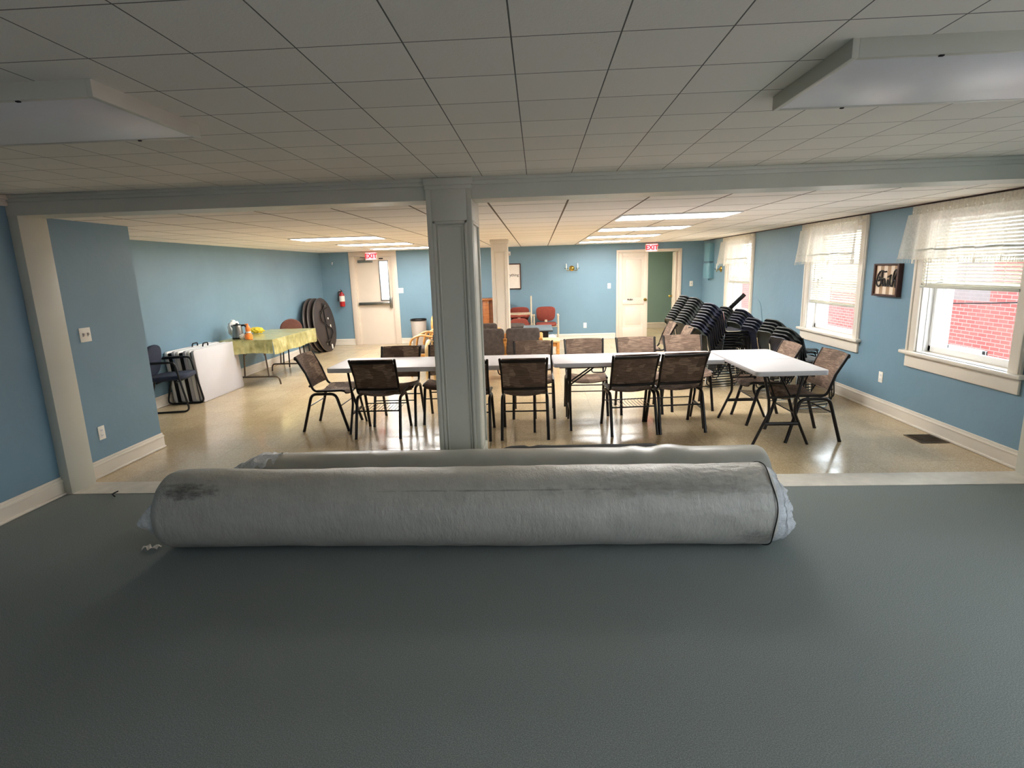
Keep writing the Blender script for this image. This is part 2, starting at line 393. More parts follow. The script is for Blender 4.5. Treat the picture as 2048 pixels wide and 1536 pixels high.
    def prism(s, poly, z0, z1, bev=0.0, mat=None):
        b = bmesh.new(); vs = [b.verts.new((x, y, z0)) for x, y in poly]; f = b.faces.new(vs)
        r = bmesh.ops.extrude_face_region(b, geom=[f])
        for q in r['geom']:
            if isinstance(q, bmesh.types.BMVert): q.co.z = z1
        bmesh.ops.recalc_face_normals(b, faces=b.faces[:])
        if bev: bmesh.ops.bevel(b, geom=[e for e in b.edges if abs(e.verts[0].co.z - e.verts[1].co.z) < 1e-6], offset=bev, segments=2, affect='EDGES', profile=0.5)
        if mat is not None: b.transform(mat)
        return s.bm(b)
    def build(s, name, mat, parent=None, smooth=35, loc=None, rot=None):
        me = bpy.data.meshes.new(name); me.from_pydata(s.v, [], s.f); me.update()
        b = bmesh.new(); b.from_mesh(me); bmesh.ops.recalc_face_normals(b, faces=b.faces[:]); b.to_mesh(me); b.free()
        if smooth:
            me.polygons.foreach_set('use_smooth', [True] * len(me.polygons)); me.set_sharp_from_angle(angle=math.radians(smooth))
        me.materials.append(mat if not isinstance(mat, str) else M[mat])
        o = bpy.data.objects.new(name, me); C.objects.link(o)
        if parent: o.parent = parent
        if loc is not None: o.location = loc
        if rot is not None: o.rotation_euler = rot
        return o
def tag(o, label, cat, group=None):
    o['label'] = label; o['category'] = cat
    if group: o['group'] = group
    return o
def struct(o): o['kind'] = 'structure'; return o
def thing(name, label, cat, loc=(0, 0, 0), rz=0.0, group=None, rot=None):
    o = bpy.data.objects.new(name, None); C.objects.link(o); o.empty_display_size = 0.1
    o.location = loc; o.rotation_euler = rot if rot else (0, 0, rz); return tag(o, label, cat, group)
def root(name, loc=(0, 0, 0)):
    o = bpy.data.objects.new(name, None); C.objects.link(o); o.location = loc; return struct(o)
def dup(src, loc, rz, label, group=None, mats=None):
    r = src.copy(); C.objects.link(r); r.location = loc; r.rotation_euler = (0, 0, rz); r['label'] = label
    if group: r['group'] = group
    for ch in list(src.children):
        c = ch.copy(); C.objects.link(c); c.parent = r
        for g in list(ch.children):
            d = g.copy(); C.objects.link(d); d.parent = c
    return r
def BOX(name, mat, x0, x1, y0, y1, z0, z1, bev=0.0, parent=None):
    return MB().box(x0, x1, y0, y1, z0, z1, bev).build(name, mat, parent)
def text(name, body, size, mat, parent, loc, rot, extrude=0.002, align='CENTER', spacing=1.0, bold=0.0):
    cu = bpy.data.curves.new(name, 'FONT'); cu.body = body; cu.size = size; cu.extrude = extrude; cu.align_x = align; cu.align_y = 'CENTER'; cu.space_character = spacing; cu.offset = bold
    cu.materials.append(mat); o = bpy.data.objects.new(name, cu); C.objects.link(o); bpy.context.view_layer.update(); me = bpy.data.meshes.new_from_object(o.evaluated_get(bpy.context.evaluated_depsgraph_get())); bpy.data.objects.remove(o); o = bpy.data.objects.new(name, me); C.objects.link(o); o.parent = parent; o.location = loc; o.rotation_euler = rot; return o
def rrect(w_, d, r, n=5):
    p = []
    for (sx_, sy, a0) in ((1, 1, 0), (-1, 1, 90), (-1, -1, 180), (1, -1, 270)):
        for k in range(n + 1):
            a = math.radians(a0 + 90 * k / n); p.append((sx_ * (w_ / 2 - r) + r * math.cos(a), sy * (d / 2 - r) + r * math.sin(a)))
    return p
ORD = ['bottom', 'second', 'third', 'fourth', 'fifth', 'sixth', 'seventh', 'eighth', 'ninth', 'tenth', 'eleventh']

# ------------------------------------------------------------------ room shell
struct(BOX('carpet_floor', 'carpet', -3.9, 3.9, -3.2, YB0, -0.12, 0.0))
struct(BOX('threshold_floor', 'grayslab', XS + 0.0, XR, YB0, YB1, -0.12, 0.004))
fl = MB().box(XL - 0.1, XR + 0.1, YB1, 15.2, -0.12, 0.0); struct(fl.build('vinyl_floor', 'vinyl'))
struct(BOX('ceiling_near', 'neartile', -3.9, 3.9, -3.2, YB0 + 0.1, ZN, ZN + 0.1))
struct(BOX('ceiling_far', 'fartile', XL - 0.1, XR + 0.1, YB1 - 0.1, 15.2, ZC, ZC + 0.1))
# near-side walls
struct(BOX('wall_left_near', 'blue', XS - 0.15, XS, -3.2, YB1 + 0.0, 0, ZN))
m = MB(); a = -3.9
for (p, q) in FILLWIN_BACK:
    m.box(a, p, -3.2, -3.05, 0, ZN); m.box(p, q, -3.2, -3.05, 0, WZ0); m.box(p, q, -3.2, -3.05, WZ1, ZN); a = q
m.box(a, 3.9, -3.2, -3.05, 0, ZN); struct(m.build('wall_back', 'blue', smooth=0))
struct(BOX('wall_left_stub', 'blue', XS - 0.15, XS, YB1, 5.15, 0, ZC))
struct(BOX('wall_left_return', 'blue', XL - 0.1, XS - 0.15, 5.0, 5.15, 0, ZC))
struct(BOX('wall_left_far', 'blue', XL - 0.15, XL, 5.15, YF + 0.15, 0, ZC))
def wall_x(name, y0, y1, openings, ztop, z0=WZ0):
    m = MB(); a = y0
    for (p, q) in openings:
        m.box(XR, XR + 0.24, a, p, 0, ztop); m.box(XR, XR + 0.24, p, q, 0, z0); m.box(XR, XR + 0.24, p, q, WZ1, ztop); a = q
    m.box(XR, XR + 0.24, a, y1, 0, ztop); return struct(m.build(name, 'blue', smooth=0))
wall_x('wall_right_near', -3.2, YB0 + .1, [(a + CW, b - CW) for a, b in FILLWIN_SIDE], ZN + .1, NZ0)
wall_x('wall_right_far', YB0 + .1, YF + 0.15, [(a + CW, b - CW) for a, b in WIN], ZN + .1)
# far wall with an exit door opening and a double doorway
D1, D2 = (-4.15, -3.30), (1.80, 3.14)
m = MB(); z1 = 2.0; z2 = 1.92
m.box(XL, D1[0], YF, YF + 0.15, 0, ZC); m.box(D1[0], D1[1], YF, YF + 0.15, z1, ZC); m.box(D1[1], D2[0], YF, YF + 0.15, 0, ZC)
m.box(D2[0], D2[1], YF, YF + 0.15, z2, ZC); m.box(D2[1], XR, YF, YF + 0.15, 0, ZC)
struct(m.build('wall_far', 'blue', smooth=0))
# the hall beyond the double doorway
struct(BOX('wall_hall', 'bluegray', 0.6, XR + 0.2, 14.85, 15.0, 0, ZC))
struct(BOX('wall_hall_left', 'bluegray', 0.5, 0.6, YF + 0.15, 15.0, 0, ZC))
struct(BOX('wall_hall_right', 'bluegray', XR + 0.1, XR + 0.2, YF + 0.15, 15.0, 0, ZC))
l = bpy.data.lights.new('hall_fill', 'AREA'); l.size = 0.5; l.energy = 16; l.color = (1, 0.92, 0.78)  # unseen fill light added to brighten the hall
o = bpy.data.objects.new('hall_fill', l); C.objects.link(o); o.location = (1.4, 13.9, ZC - 0.03)
# beam, post, columns
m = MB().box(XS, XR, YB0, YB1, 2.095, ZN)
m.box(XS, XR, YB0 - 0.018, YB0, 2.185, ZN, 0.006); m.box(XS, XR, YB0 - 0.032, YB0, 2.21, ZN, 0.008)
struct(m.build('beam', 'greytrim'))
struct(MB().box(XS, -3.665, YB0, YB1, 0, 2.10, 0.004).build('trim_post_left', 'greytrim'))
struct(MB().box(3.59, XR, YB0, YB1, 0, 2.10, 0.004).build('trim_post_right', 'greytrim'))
m = MB().box(XS, XS + 0.03, -3.0, YB0, ZN - 0.075, ZN, 0.008).box(XS, XS + 0.055, -3.0, YB0, ZN - 0.035, ZN, 0.012)
struct(m.build('crown_molding_left', 'trim'))
def column(name, x0, x1, y0, y1, z1, mat, ptop, pbot):
    """panelled square post: core, stiles and rails, panel moulding, cap, plinth"""
    m = MB(); t = 0.012; s_ = 0.034
    m.box(x0 + t, x1 - t, y0 + t, y1 - t, 0, z1)
    rails = [(0, pbot), (ptop, z1)]
    for (fx0, fx1, fy0, fy1, ax) in ((x0, x1, y0, y0 + t, 'x'), (x0, x1, y1 - t, y1, 'x'), (x0, x0 + t, y0, y1, 'y'), (x1 - t, x1, y0, y1, 'y')):
        if ax == 'x':
            m.box(fx0, fx0 + s_, fy0, fy1, 0, z1, 0.002); m.box(fx1 - s_, fx1, fy0, fy1, 0, z1, 0.002)
            for a, b in rails: m.box(fx0 + s_, fx1 - s_, fy0, fy1, a, b, 0.002)
            yy0, yy1 = (fy0 - 0.004, fy0 + 0.014) if fy0 == y0 else (fy1 - 0.014, fy1 + 0.004)
            for (a, b, c_, d) in ((fx0 + s_, fx0 + s_ + .022, pbot, ptop), (fx1 - s_ - .022, fx1 - s_, pbot, ptop), (fx0 + s_, fx1 - s_, ptop - .022, ptop), (fx0 + s_, fx1 - s_, pbot, pbot + .022)):
                m.box(a, b, yy0, yy1, c_, d, 0.006)
            for (a, b, c_, d) in ((fx0 + s_ + .03, fx0 + s_ + .04, pbot + .03, ptop - .03), (fx1 - s_ - .04, fx1 - s_ - .03, pbot + .03, ptop - .03), (fx0 + s_ + .03, fx1 - s_ - .03, ptop - .04, ptop - .03)):
                m.box(a, b, yy0 + 0.008, yy1, c_, d, 0.003)
        else:
            m.box(fx0, fx1, fy0 + t, fy0 + s_, 0, z1, 0.002); m.box(fx0, fx1, fy1 - s_, fy1 - t, 0, z1, 0.002)
            for a, b in rails: m.box(fx0, fx1, fy0 + s_, fy1 - s_, a, b, 0.002)
            xx0, xx1 = (fx0 - 0.004, fx0 + 0.014) if fx0 == x0 else (fx1 - 0.014, fx1 + 0.004)
            for (a, b, c_, d) in ((fy0 + s_, fy0 + s_ + .022, pbot, ptop), (fy1 - s_ - .022, fy1 - s_, pbot, ptop), (fy0 + s_, fy1 - s_, ptop - .022, ptop), (fy0 + s_, fy1 - s_, pbot, pbot + .022)):
                m.box(xx0, xx1, a, b, c_, d, 0.006)
    m.box(x0 - 0.012, x1 + 0.012, y0 - 0.012, y1 + 0.012, 0, 0.14, 0.006)
    c_ = 0.014
    m.box(x0 - c_, x1 + c_, y0 - c_, y1 + c_, z1 - 0.05, z1, 0.01); m.box(x0 - 0.006, x1 + 0.006, y0 - 0.006, y1 + 0.006, z1 - 0.075, z1 - 0.04, 0.004)
    return struct(m.build(name, mat))
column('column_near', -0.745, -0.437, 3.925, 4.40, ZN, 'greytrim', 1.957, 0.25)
column('column_far', -0.765, -0.49, 9.50, 9.80, ZC, 'trim', 1.93, 0.3)
# baseboards
def baseboard(name, a, b, h=0.145, side=1, mat='trim', along='y', at=0.0):
    m = MB()
    for (t, z0, z1_, bv) in ((0.018, 0, h - 0.02, 0.002), (0.011, h - 0.022, h, 0.005), (0.026, h - 0.042, h - 0.026, 0.005), (0.034, 0, 0.02, 0.008)):
        lo, hi = (at, at + side * t) if side > 0 else (at + side * t, at)
        if along == 'y': m.box(lo, hi, a, b, z0, z1_, bv)
        else: m.box(a, b, lo, hi, z0, z1_, bv)
    return struct(m.build(name, mat))
baseboard('baseboard_left_near', -3.0, YB0, 0.145, 1, 'trim', 'y', XS)
baseboard('baseboard_left_stub', YB1, 5.16, 0.145, 1, 'trim', 'y', XS)
baseboard('baseboard_left_far', 5.2, YF, 0.145, 1, 'trim', 'y', XL)
baseboard('baseboard_right_near', -3.0, YB0, 0.145, -1, 'trim', 'y', XR)
baseboard('baseboard_right_far', YB1, YF, 0.145, -1, 'trim', 'y', XR)
baseboard('baseboard_far_left', XL, -4.27, 0.145, -1, 'trim', 'x', YF)
baseboard('baseboard_far_middle', -3.18, 1.74, 0.135, -1, 'trim', 'x', YF)
baseboard('baseboard_far_right', 3.21, XR, 0.135, -1, 'trim', 'x', YF)
baseboard('baseboard_hall', 0.6, XR + .1, 0.15, -1, 'almond', 'x', 14.85)
struct(BOX('wall_molding_right', 'soil', XR - 0.012, XR, YB1, YF, ZC - 0.012, ZC))

# ------------------------------------------------------------------ windows, blinds, valances
def window(n, ya, yb, detail=True, z0=WZ0):
    r = root('window_%d' % n, (XR, (ya + yb) / 2, 0)); hw = (yb - ya) / 2; ow = hw - CW
    m = MB()
    top = ZC - 0.02 if detail else WZ1 + CW
    for s_ in (-1, 1):
        m.box(-0.022, 0.0, min(s_ * ow, s_ * hw), max(s_ * ow, s_ * hw), z0, top, 0.003)
        m.box(-0.034, 0.0, s_ * (ow + 0.06) - 0.05 if s_ < 0 else s_ * (ow + 0.06) + 0.02, s_ * (ow + 0.06) - 0.02 if s_ < 0 else s_ * (ow + 0.06) + 0.05, z0, top, 0.004)
    m.box(-0.022, 0, -ow, ow, WZ1, top, 0.003)
    m.build('casing', 'trim', r)
    MB().box(-0.065, 0.0, -hw - 0.045, hw + 0.045, z0 - 0.03, z0 + 0.004, 0.008).box(-0.03, 0.24, -ow, ow, z0 - 0.02, z0 + 0.004).build('sill', 'trim', r)
    MB().box(-0.022, 0, -hw, hw, max(0.001, z0 - 0.155), z0 - 0.03, 0.003).build('apron', 'trim', r)
    m = MB()
    for s_ in (-1, 1): m.box(0.0, 0.25, s_ * ow - 0.012, s_ * ow + 0.012, z0, WZ1)
    m.box(0, 0.25, -ow, ow, WZ1 - 0.012, WZ1 + 0.012); m.box(0.11, 0.27, -ow, ow, z0 - 0.02, z0 + 0.012)
    for s_ in (-1, 1): m.box(0.185, 0.26, s_ * (ow - 0.05), s_ * ow, z0, WZ1, 0.004); m.box(0.055, 0.07, s_ * (ow - 0.02), s_ * ow, z0, WZ1)
    m.build('jamb', 'white', r)
    zm = (z0 + WZ1) / 2 + 0.0
    for (nm, x0, za, zb) in (('lower_sash', 0.10, z0 + 0.01, zm + 0.02), ('upper_sash', 0.145, zm - 0.02, WZ1 - 0.01)):
        m = MB(); b = 0.05
        m.box(x0, x0 + 0.035, -ow + .012, -ow + b, za, zb, 0.004); m.box(x0, x0 + 0.035, ow - b, ow - .012, za, zb, 0.004)
        m.box(x0, x0 + 0.035, -ow, ow, za, za + 0.055, 0.004); m.box(x0, x0 + 0.035, -ow, ow, zb - 0.045, zb, 0.004)
        sh = m.build(nm, 'white', r)
        MB().box(x0 + 0.014, x0 + 0.018, -ow + 0.045, ow - 0.045, za + 0.05, zb - 0.04).build('glass', 'glass', sh)
    return r
def blind(ya, yb, zb, label, flick):
    a, b = ya + CW + 0.015, yb - CW - 0.015
    if flick: a, b = ya + CW - 0.01, yb - CW + 0.01
    x = XR - 0.012 if flick else XR + 0.03
    m = None; r = thing('window_blind', label, 'blind', (x, (a + b) / 2, zb), 0, 'white slatted blinds'); hw = (b - a) / 2; top = WZ1 - 0.02 - zb
    MB().box(-0.02, 0.02, -hw, hw, top - 0.03, top + 0.01, 0.004).build('headrail', 'white', r)
    m = MB(); z = 0.035; k = 0
    while z < top - 0.035:
        a_ = math.radians(38); dx, dz = 0.0145 * math.cos(a_), 0.0145 * math.sin(a_)
        sag = 0.0012 * math.sin(k * 1.7)
        m.sheet(lambda u, v: (-dx + 2 * dx * v, -hw + 2 * hw * u, z + dz - 2 * dz * v + 0.002 * math.sin(PI * v) + sag * math.sin(u * 9 + k)), 10, 2, 0.0008); z += 0.0285; k += 1
    m.build('slats', 'slat', r)
    MB().box(-0.018, 0.018, -hw, hw, 0.0, 0.026, 0.006).build('bottom_rail', 'greytrim', r)
    for y in (-hw * 0.72, 0, hw * 0.72): MB().tube([(-0.016, y, 0.02), (-0.016, y, top)], 0.0012, 5).build('ladder_cord', 'white', r)
    MB().tube([(-0.026, hw - 0.1, top), (-0.028, hw - 0.11, top - 0.62)], 0.004, 6).build('wand', 'grayplastic', r)
    return r
def valance(ya, yb, label, far_flare):
    zt, zb = 2.065, 1.60; a, b = ya + 0.02, yb + 0.02; x0 = XR - 0.075
    r = thing('curtain_valance', label, 'curtain', (x0, (a + b) / 2, zt), 0, 'white sheer valances'); hw = (b - a) / 2
    MB().tube([(0, -hw, -0.03), (0, hw, -0.03)], 0.008, 8).tube([(0, -hw, -0.03), (0.07, -hw, -0.03)], 0.006, 6).tube([(0, hw, -0.03), (0.07, hw, -0.03)], 0.006, 6).build('rod', 'white', r)
    rnd = random.Random(int(ya * 100)); ph = [rnd.uniform(0, 6.28) for _ in range(4)]
    def wave(u, k): return math.sin(u * 34 + ph[0]) * 0.6 + math.sin(u * 61 + ph[1]) * 0.35 + math.sin(u * 17 + ph[2]) * 0.5
    def f(u, v):
        y = -hw + 2 * hw * u; y += v * far_flare * (u ** 4) - v * 0.015 * (1 - u) ** 4
        am = 0.010 + 0.028 * v
        return Vector((-0.030 + am * wave(u, 0) - 0.012 * v, y, 0.0 - v * (zt - zb) + 0.006 * math.sin(u * 23 + ph[3]) * v))
    def pocket(u, v):
        y = -hw + 2 * hw * u; return Vector((-0.012 + 0.006 * math.sin(u * 210) + 0.004 * math.sin(u * 90 + 1), y, 0.02 - 0.085 * v))
    MB().sheet(pocket, 260, 4).build('rod_pocket', 'sheer', r, 60)
    MB().sheet(lambda u, v: f(u, 0.12 + 0.88 * v), 180, 14).build('sheer_panel', 'sheer', r, 60)
    MB().sheet(lambda u, v: f(u, 0.80 + 0.035 * v) + Vector((-0.003, 0, 0)), 180, 1).build('hem_band', 'greytrim', r, 60)
    m = MB()
    for i in range(90):
        u = i / 89; p = f(u, 1.0); m.tube([p + Vector((0, 0, 0.01)), p + Vector((-0.002, 0.003 * math.sin(i), -0.035))], 0.0022, 5)
    m.build('fringe', 'sheer', r)
    return r
BZ = [1.335, 1.06, 1.245]
WL = ['nearest window, the one beside the word sign', 'middle window, behind the patterned chairs', 'farthest window, above the stacked chairs']
for k, (a, b) in enumerate(WIN):
    window(k + 1, a, b)
    blind(a, b, BZ[k], 'white slatted blind half lowered in the ' + WL[k], k == 0)
    valance(a, b, 'sheer white fringed valance over the ' + WL[k], 0.10 if k else 0.07)
for k, (a, b) in enumerate(FILLWIN_SIDE): window(4 + k, a, b, False, NZ0)  # out-of-view windows, added for the daylight they let in
# outside
struct(BOX('outside_ground', 'ground', -30, 40, -30, 40, -1.3, -1.2))
bl = thing('brick_building', 'red brick building with a white framed window seen outside the windows', 'building', (8.5, 0, 0))
MB().box(0, 3, -8, 10.95, -1.2, 1.5).box(0, 3, 10.95, 11.98, -0.2, 1.5).box(0.08, 3, 10.95, 11.98, -1.2, -0.2).box(0, 3, 11.98, 34, -1.2, 1.5).build('wall', 'brick', bl, 0)
MB().box(-0.03, 3.05, -8, 34, 1.5, 1.58, 0.01).build('coping', 'grayplastic', bl)
wf = MB().box(-0.03, 0.06, 10.93, 11.03, -1.2, -0.17, 0.01).box(-0.03, 0.06, 11.9, 12.0, -1.2, -0.17, 0.01).box(-0.03, 0.06, 10.93, 12.0, -0.28, -0.17, 0.01).build('window_frame', 'white', bl)
MB().box(0.04, 0.05, 11.03, 11.9, -1.2, -0.28).build('pane', 'glass', wf)
o = MB().tube([(5.6, 9.2 - 2.5 * i / 12 * 1.2, 0.93 + 0.17 * i / 12 * 1.1 - 0.02 * math.sin(PI * i / 12)) for i in range(13)], 0.009, 6).build('utility_cable', 'dark')
tag(o, 'dark utility cable strung outside in front of the brick building', 'cable')

# ------------------------------------------------------------------ doors
def casing(m, x0, x1, zt, w_, y, ext=0.0):
    m.box(x0 - w_, x0, y - 0.022, y, 0, zt, 0.002); m.box(x1, x1 + w_, y - 0.022, y, 0, zt, 0.002); m.box(x0 - w_, x1 + w_, y - 0.022, y, zt, min(zt + w_, ZC - 0.002), 0.004)
d = root('door_1', (0, YF, 0)); m = MB(); casing(m, D1[0], D1[1], 2.0, 0.12, 0.0, 0.9); m.box(D1[0], D1[0] + 0.02, 0, 0.15, 0, 2.0); m.box(D1[1] - 0.02, D1[1], 0, 0.15, 0, 2.0); m.box(D1[0], D1[1], 0, 0.15, 1.98, 2.0)
m.build('casing', 'almond', d)
x0, x1 = D1[0] + 0.02, D1[1] - 0.02; gx0, gx1, gz0, gz1 = -3.585, -3.405, 1.02, 1.885
m = MB().box(x0, gx0, 0.03, 0.075, 0.002, 1.98).box(gx1, x1, 0.03, 0.075, 0.002, 1.98).box(gx0, gx1, 0.03, 0.075, 0.002, gz0).box(gx0, gx1, 0.03, 0.075, gz1, 1.98)
lf = m.build('leaf', 'almond', d, 0)
m = MB(); b = 0.022
m.box(gx0 - b, gx0, 0.018, 0.03, gz0 - b, gz1 + b, 0.003).box(gx1, gx1 + b, 0.018, 0.03, gz0 - b, gz1 + b, 0.003).box(gx0, gx1, 0.018, 0.03, gz1, gz1 + b, 0.003).box(gx0, gx1, 0.018, 0.03, gz0 - b, gz0, 0.003)
m.build('glass_stop', 'steel', lf); MB().box(gx0, gx1, 0.05, 0.055, gz0, gz1).build('glass', 'glass', lf)
MB().box(x0 + 0.02, x1 - 0.04, -0.045, 0.0, 0.91, 0.975, 0.01).box(x0 + 0.03, x0 + 0.09, -0.01, 0.03, 0.91, 0.975, 0.004).box(x1 - 0.075, x1 - 0.02, -0.055, 0.03, 0.84, 1.07, 0.01).build('panic_bar', 'steel', d)
MB().box(x0 + 0.06, x0 + 0.40, -0.03, 0.03, 1.865, 1.925, 0.008).tube([(x0 + 0.2, -0.01, 1.93), (x0 + 0.32, -0.02, 1.96), (x0 + 0.12, -0.0, 1.99)], 0.009, 6).build('door_closer', 'steel', d)
MB().box(gx0 + 0.0, gx0 + 0.09, 0.01, 0.03, 1.935, 1.96, 0.002).build('alarm_contact', 'dark', d)
d = root('door_2', (0, YF, 0)); m = MB(); casing(m, D2[0], D2[1], 1.92, 0.045, 0.0, 1.0); m.box(D2[0], D2[0] + 0.015, 0, 0.15, 0, 1.92); m.box(D2[1] - 0.015, D2[1], 0, 0.15, 0, 1.92); m.box(D2[0], D2[1], 0, 0.15, 1.905, 1.92); m.build('casing', 'almond', d)
def leaf(nm, par, w_, mat, loc, rz):
    m = MB(); h0, h1 = 0.02, 1.9; st = 0.085
    m.box(0, w_, 0.012, 0.032, h0, h1)
    for (a, b, c_, e) in ((0, st, h0, h1), (w_ - st, w_, h0, h1), (st, w_ - st, h1 - st, h1), (st, w_ - st, h0, 0.24), (st, w_ - st, 0.76, 0.86)):
        m.box(a, b, 0, 0.044, c_, e, 0.005)
    m.box(st + 0.06, w_ - st - 0.06, 0.004, 0.04, 0.30, 0.70, 0.012); m.box(st + 0.06, w_ - st - 0.06, 0.004, 0.04, 0.92, h1 - st - 0.06, 0.012)
    return m.build(nm, mat, par, loc=loc, rot=(0, 0, rz))
la = leaf('closed_leaf', d, 0.64, 'almond', (D2[0] + 0.015, 0.0, 0), 0)
m = MB(); T = Matrix.Translation((0.585, -0.0, 0.865)) @ Matrix.Rotation(PI / 2, 4, 'X')
m.lathe([(0.0, 0.075), (0.02, 0.074), (0.03, 0.06), (0.028, 0.045), (0.012, 0.03), (0.012, 0.008), (0.034, 0.006), (0.034, 0.0)], 20, T, False).build('knob', 'brass', la)
t_ = text('push_lettering', 'PUSH', 0.052, M['script'], la, (0.25, -0.002, 0.87), (PI / 2, 0, 0), 0.001, bold=0.002)
lb = leaf('open_leaf', d, 0.64, 'almond', (D2[1] - 0.02, 0.10, 0), PI / 2 - 0.13)
T = Matrix.Translation((0.575, 0.044, 0.89)) @ Matrix.Rotation(-PI / 2, 4, 'X')
MB().lathe([(0.0, 0.075), (0.02, 0.074), (0.03, 0.06), (0.028, 0.045), (0.012, 0.03), (0.012, 0.008), (0.034, 0.006), (0.034, 0.0)], 20, T, False).build('knob', 'brass', lb)

# ------------------------------------------------------------------ ceiling lamps, exit signs
def troffer(x0, x1, y0, y1, label, n):
    r = thing('ceiling_light', label, 'light', ((x0 + x1) / 2, (y0 + y1) / 2, ZC), 0, 'lit fluorescent troffers'); a, b = (x1 - x0) / 2, (y1 - y0) / 2
    m = MB(); f = 0.022
    m.box(-a, -a + f, -b, b, -0.012, 0.0, 0.002).box(a - f, a, -b, b, -0.012, 0, 0.002).box(-a + f, a - f, -b, -b + f, -0.012, 0, 0.002).box(-a + f, a - f, b - f, b, -0.012, 0, 0.002)
    m.build('frame', 'white', r); MB().box(-a + f, a - f, -b + f, b - f, -0.006, -0.002).build('diffuser', 'lamp', r); return r
rows = ['nearest', 'second', 'third', 'farthest']
for k, y in enumerate((5.76, 7.575, 9.39, 11.2)):
    troffer(0.83, 2.018, y, y + 0.605, '%s glowing rectangular ceiling light of the row towards the windows' % rows[k], k)
for k, y in enumerate((7.575, 9.39, 11.2)):
    troffer(-3.328, -2.14, y, y + 0.605, '%s glowing rectangular ceiling light of the row leading to the exit door' % ['nearest', 'middle', 'farthest'][k], k)
def offlight(x0, x1, y0, y1, label):
    r = thing('unlit_ceiling_light', label, 'light', ((x0 + x1) / 2, (y0 + y1) / 2, ZN), 0, 'unlit box lights over the carpet'); a, b = (x1 - x0) / 2, (y1 - y0) / 2
    m = MB(); t = 0.02
    m.box(-a, -a + t, -b, b, -0.052, 0, 0.001).box(a - t, a, -b, b, -0.052, 0, 0.001).box(-a + t, a - t, -b, -b + t, -0.052, 0, 0.001).box(-a + t, a - t, b - t, b, -0.052, 0, 0.001).box(-a + t, a - t, -b + t, b - t, -0.01, 0)
    m.build('housing', 'greytrim', r); MB().box(-a + t, a - t, -b + t, b - t, -0.05, -0.044, 0.002).build('diffuser', 'offlens', r)
    for x in (-0.35, 0.35):
        for s_ in (-1, 1): MB().box(x - 0.007, x + 0.007, s_ * (b - 0.01) - 0.005, s_ * (b - 0.01) + 0.005, -0.056, -0.048, 0.002).build('latch', 'dark', r)
    return r
offlight(0.91, 2.12, 1.80, 2.355, 'unlit white box light on the tiled ceiling, towards the window side')
offlight(-2.57, -1.365, 1.82, 2.39, 'unlit white box light on the tiled ceiling, towards the blank wall side')
def exit_sign(x, z, label):
    r = thing('exit_sign', label, 'sign', (x, YF - 0.03, z), 0, 'red exit signs')
    MB().box(-0.135, 0.135, -0.035, 0.03, -0.085, 0.095, 0.008).build('housing', 'cream', r)
    MB().box(-0.112, 0.112, -0.042, -0.034, -0.072, 0.078, 0.002).build('face', 'exitbg', r)
    text('exit_lettering', 'EXIT', 0.135, M['exitred'], r, (0, -0.043, 0.002), (PI / 2, 0, 0), 0.002, bold=0.004)
    return r
exit_sign(-3.735, 2.0, 'red EXIT sign at the ceiling above the panic bar door'); exit_sign(2.515, 1.99, 'red EXIT sign above the double doorway')

# ------------------------------------------------------------------ wall fittings
def plate(kind, loc, rz, label, double=False):
    cat = 'switch' if kind == 'light_switch' else 'outlet'
    r = thing(kind, label, cat, loc, rz); w_ = 0.116 if double else 0.072
    MB().box(-w_ / 2, w_ / 2, -0.006, 0, -0.058, 0.058, 0.004).build('cover_plate', 'cream', r)
    xs = (-0.024, 0.024) if double else (0,)
    for x in xs:
        if kind == 'light_switch': MB().box(x - 0.006, x + 0.006, -0.018, -0.004, -0.004, 0.014, 0.002).box(x - 0.008, x + 0.008, -0.0075, -0.005, -0.014, 0.016, 0.001).build('toggle', 'grayplastic', r)
        else:
            for z in (-0.022, 0.022):
                s_ = MB().box(x - 0.015, x + 0.015, -0.0085, -0.005, z - 0.014, z + 0.014, 0.003).build('socket_face', 'white', r)
                for dx in (-0.006, 0.006): MB().box(x + dx - 0.001, x + dx + 0.001, -0.0092, -0.008, z - 0.004, z + 0.006).build('slot', 'dark', s_)
    return r
LW, RWL = PI / 2, -PI / 2   # facing +X from a left wall; facing -X from the right wall
plate('light_switch', (XS, 4.445, 1.195), LW, 'white double light switch on the blue wall beside the left post', True)
plate('wall_outlet', (XS, 4.43, 0.36), LW, 'white outlet low on the blue wall beside the left post')
plate('wall_outlet', (XR, 6.06, 0.372), RWL, 'white outlet on the right wall below the word sign')
plate('wall_outlet', (1.055, YF, 0.32), 0, 'white outlet low on the far wall between red chair and double doorway')
plate('light_switch', (-3.125, YF, 1.22), 0, 'white double light switch beside the panic bar door', True)
plate('light_switch', (1.595, YF, 1.19), 0, 'white single light switch between sconce and double doorway')
plate('light_switch', (3.41, YF, 1.19), 0, 'white single light switch between double doorway and room corner', False)
r = thing('fire_extinguisher', 'red fire extinguisher hung on the far wall beside the exit door', 'extinguisher', (-4.475, YF - 0.085, 0.90))
MB().lathe([(0.0, 0.0), (0.052, 0.0), (0.06, 0.012), (0.06, 0.25), (0.05, 0.29), (0.025, 0.31), (0.02, 0.33)], 24).build('cylinder', 'redpaint', r)
MB().lathe([(0.0612, 0.115), (0.0612, 0.24)], 24, None, False).build('label_band', 'paper', r)
MB().box(-0.015, 0.015, -0.015, 0.015, 0.32, 0.36, 0.004).tube([(0, 0.02, 0.36), (0, -0.07, 0.385)], 0.008, 6).tube([(0, 0.02, 0.345), (0, -0.065, 0.345)], 0.007, 6).build('valve_handle', 'black', r)
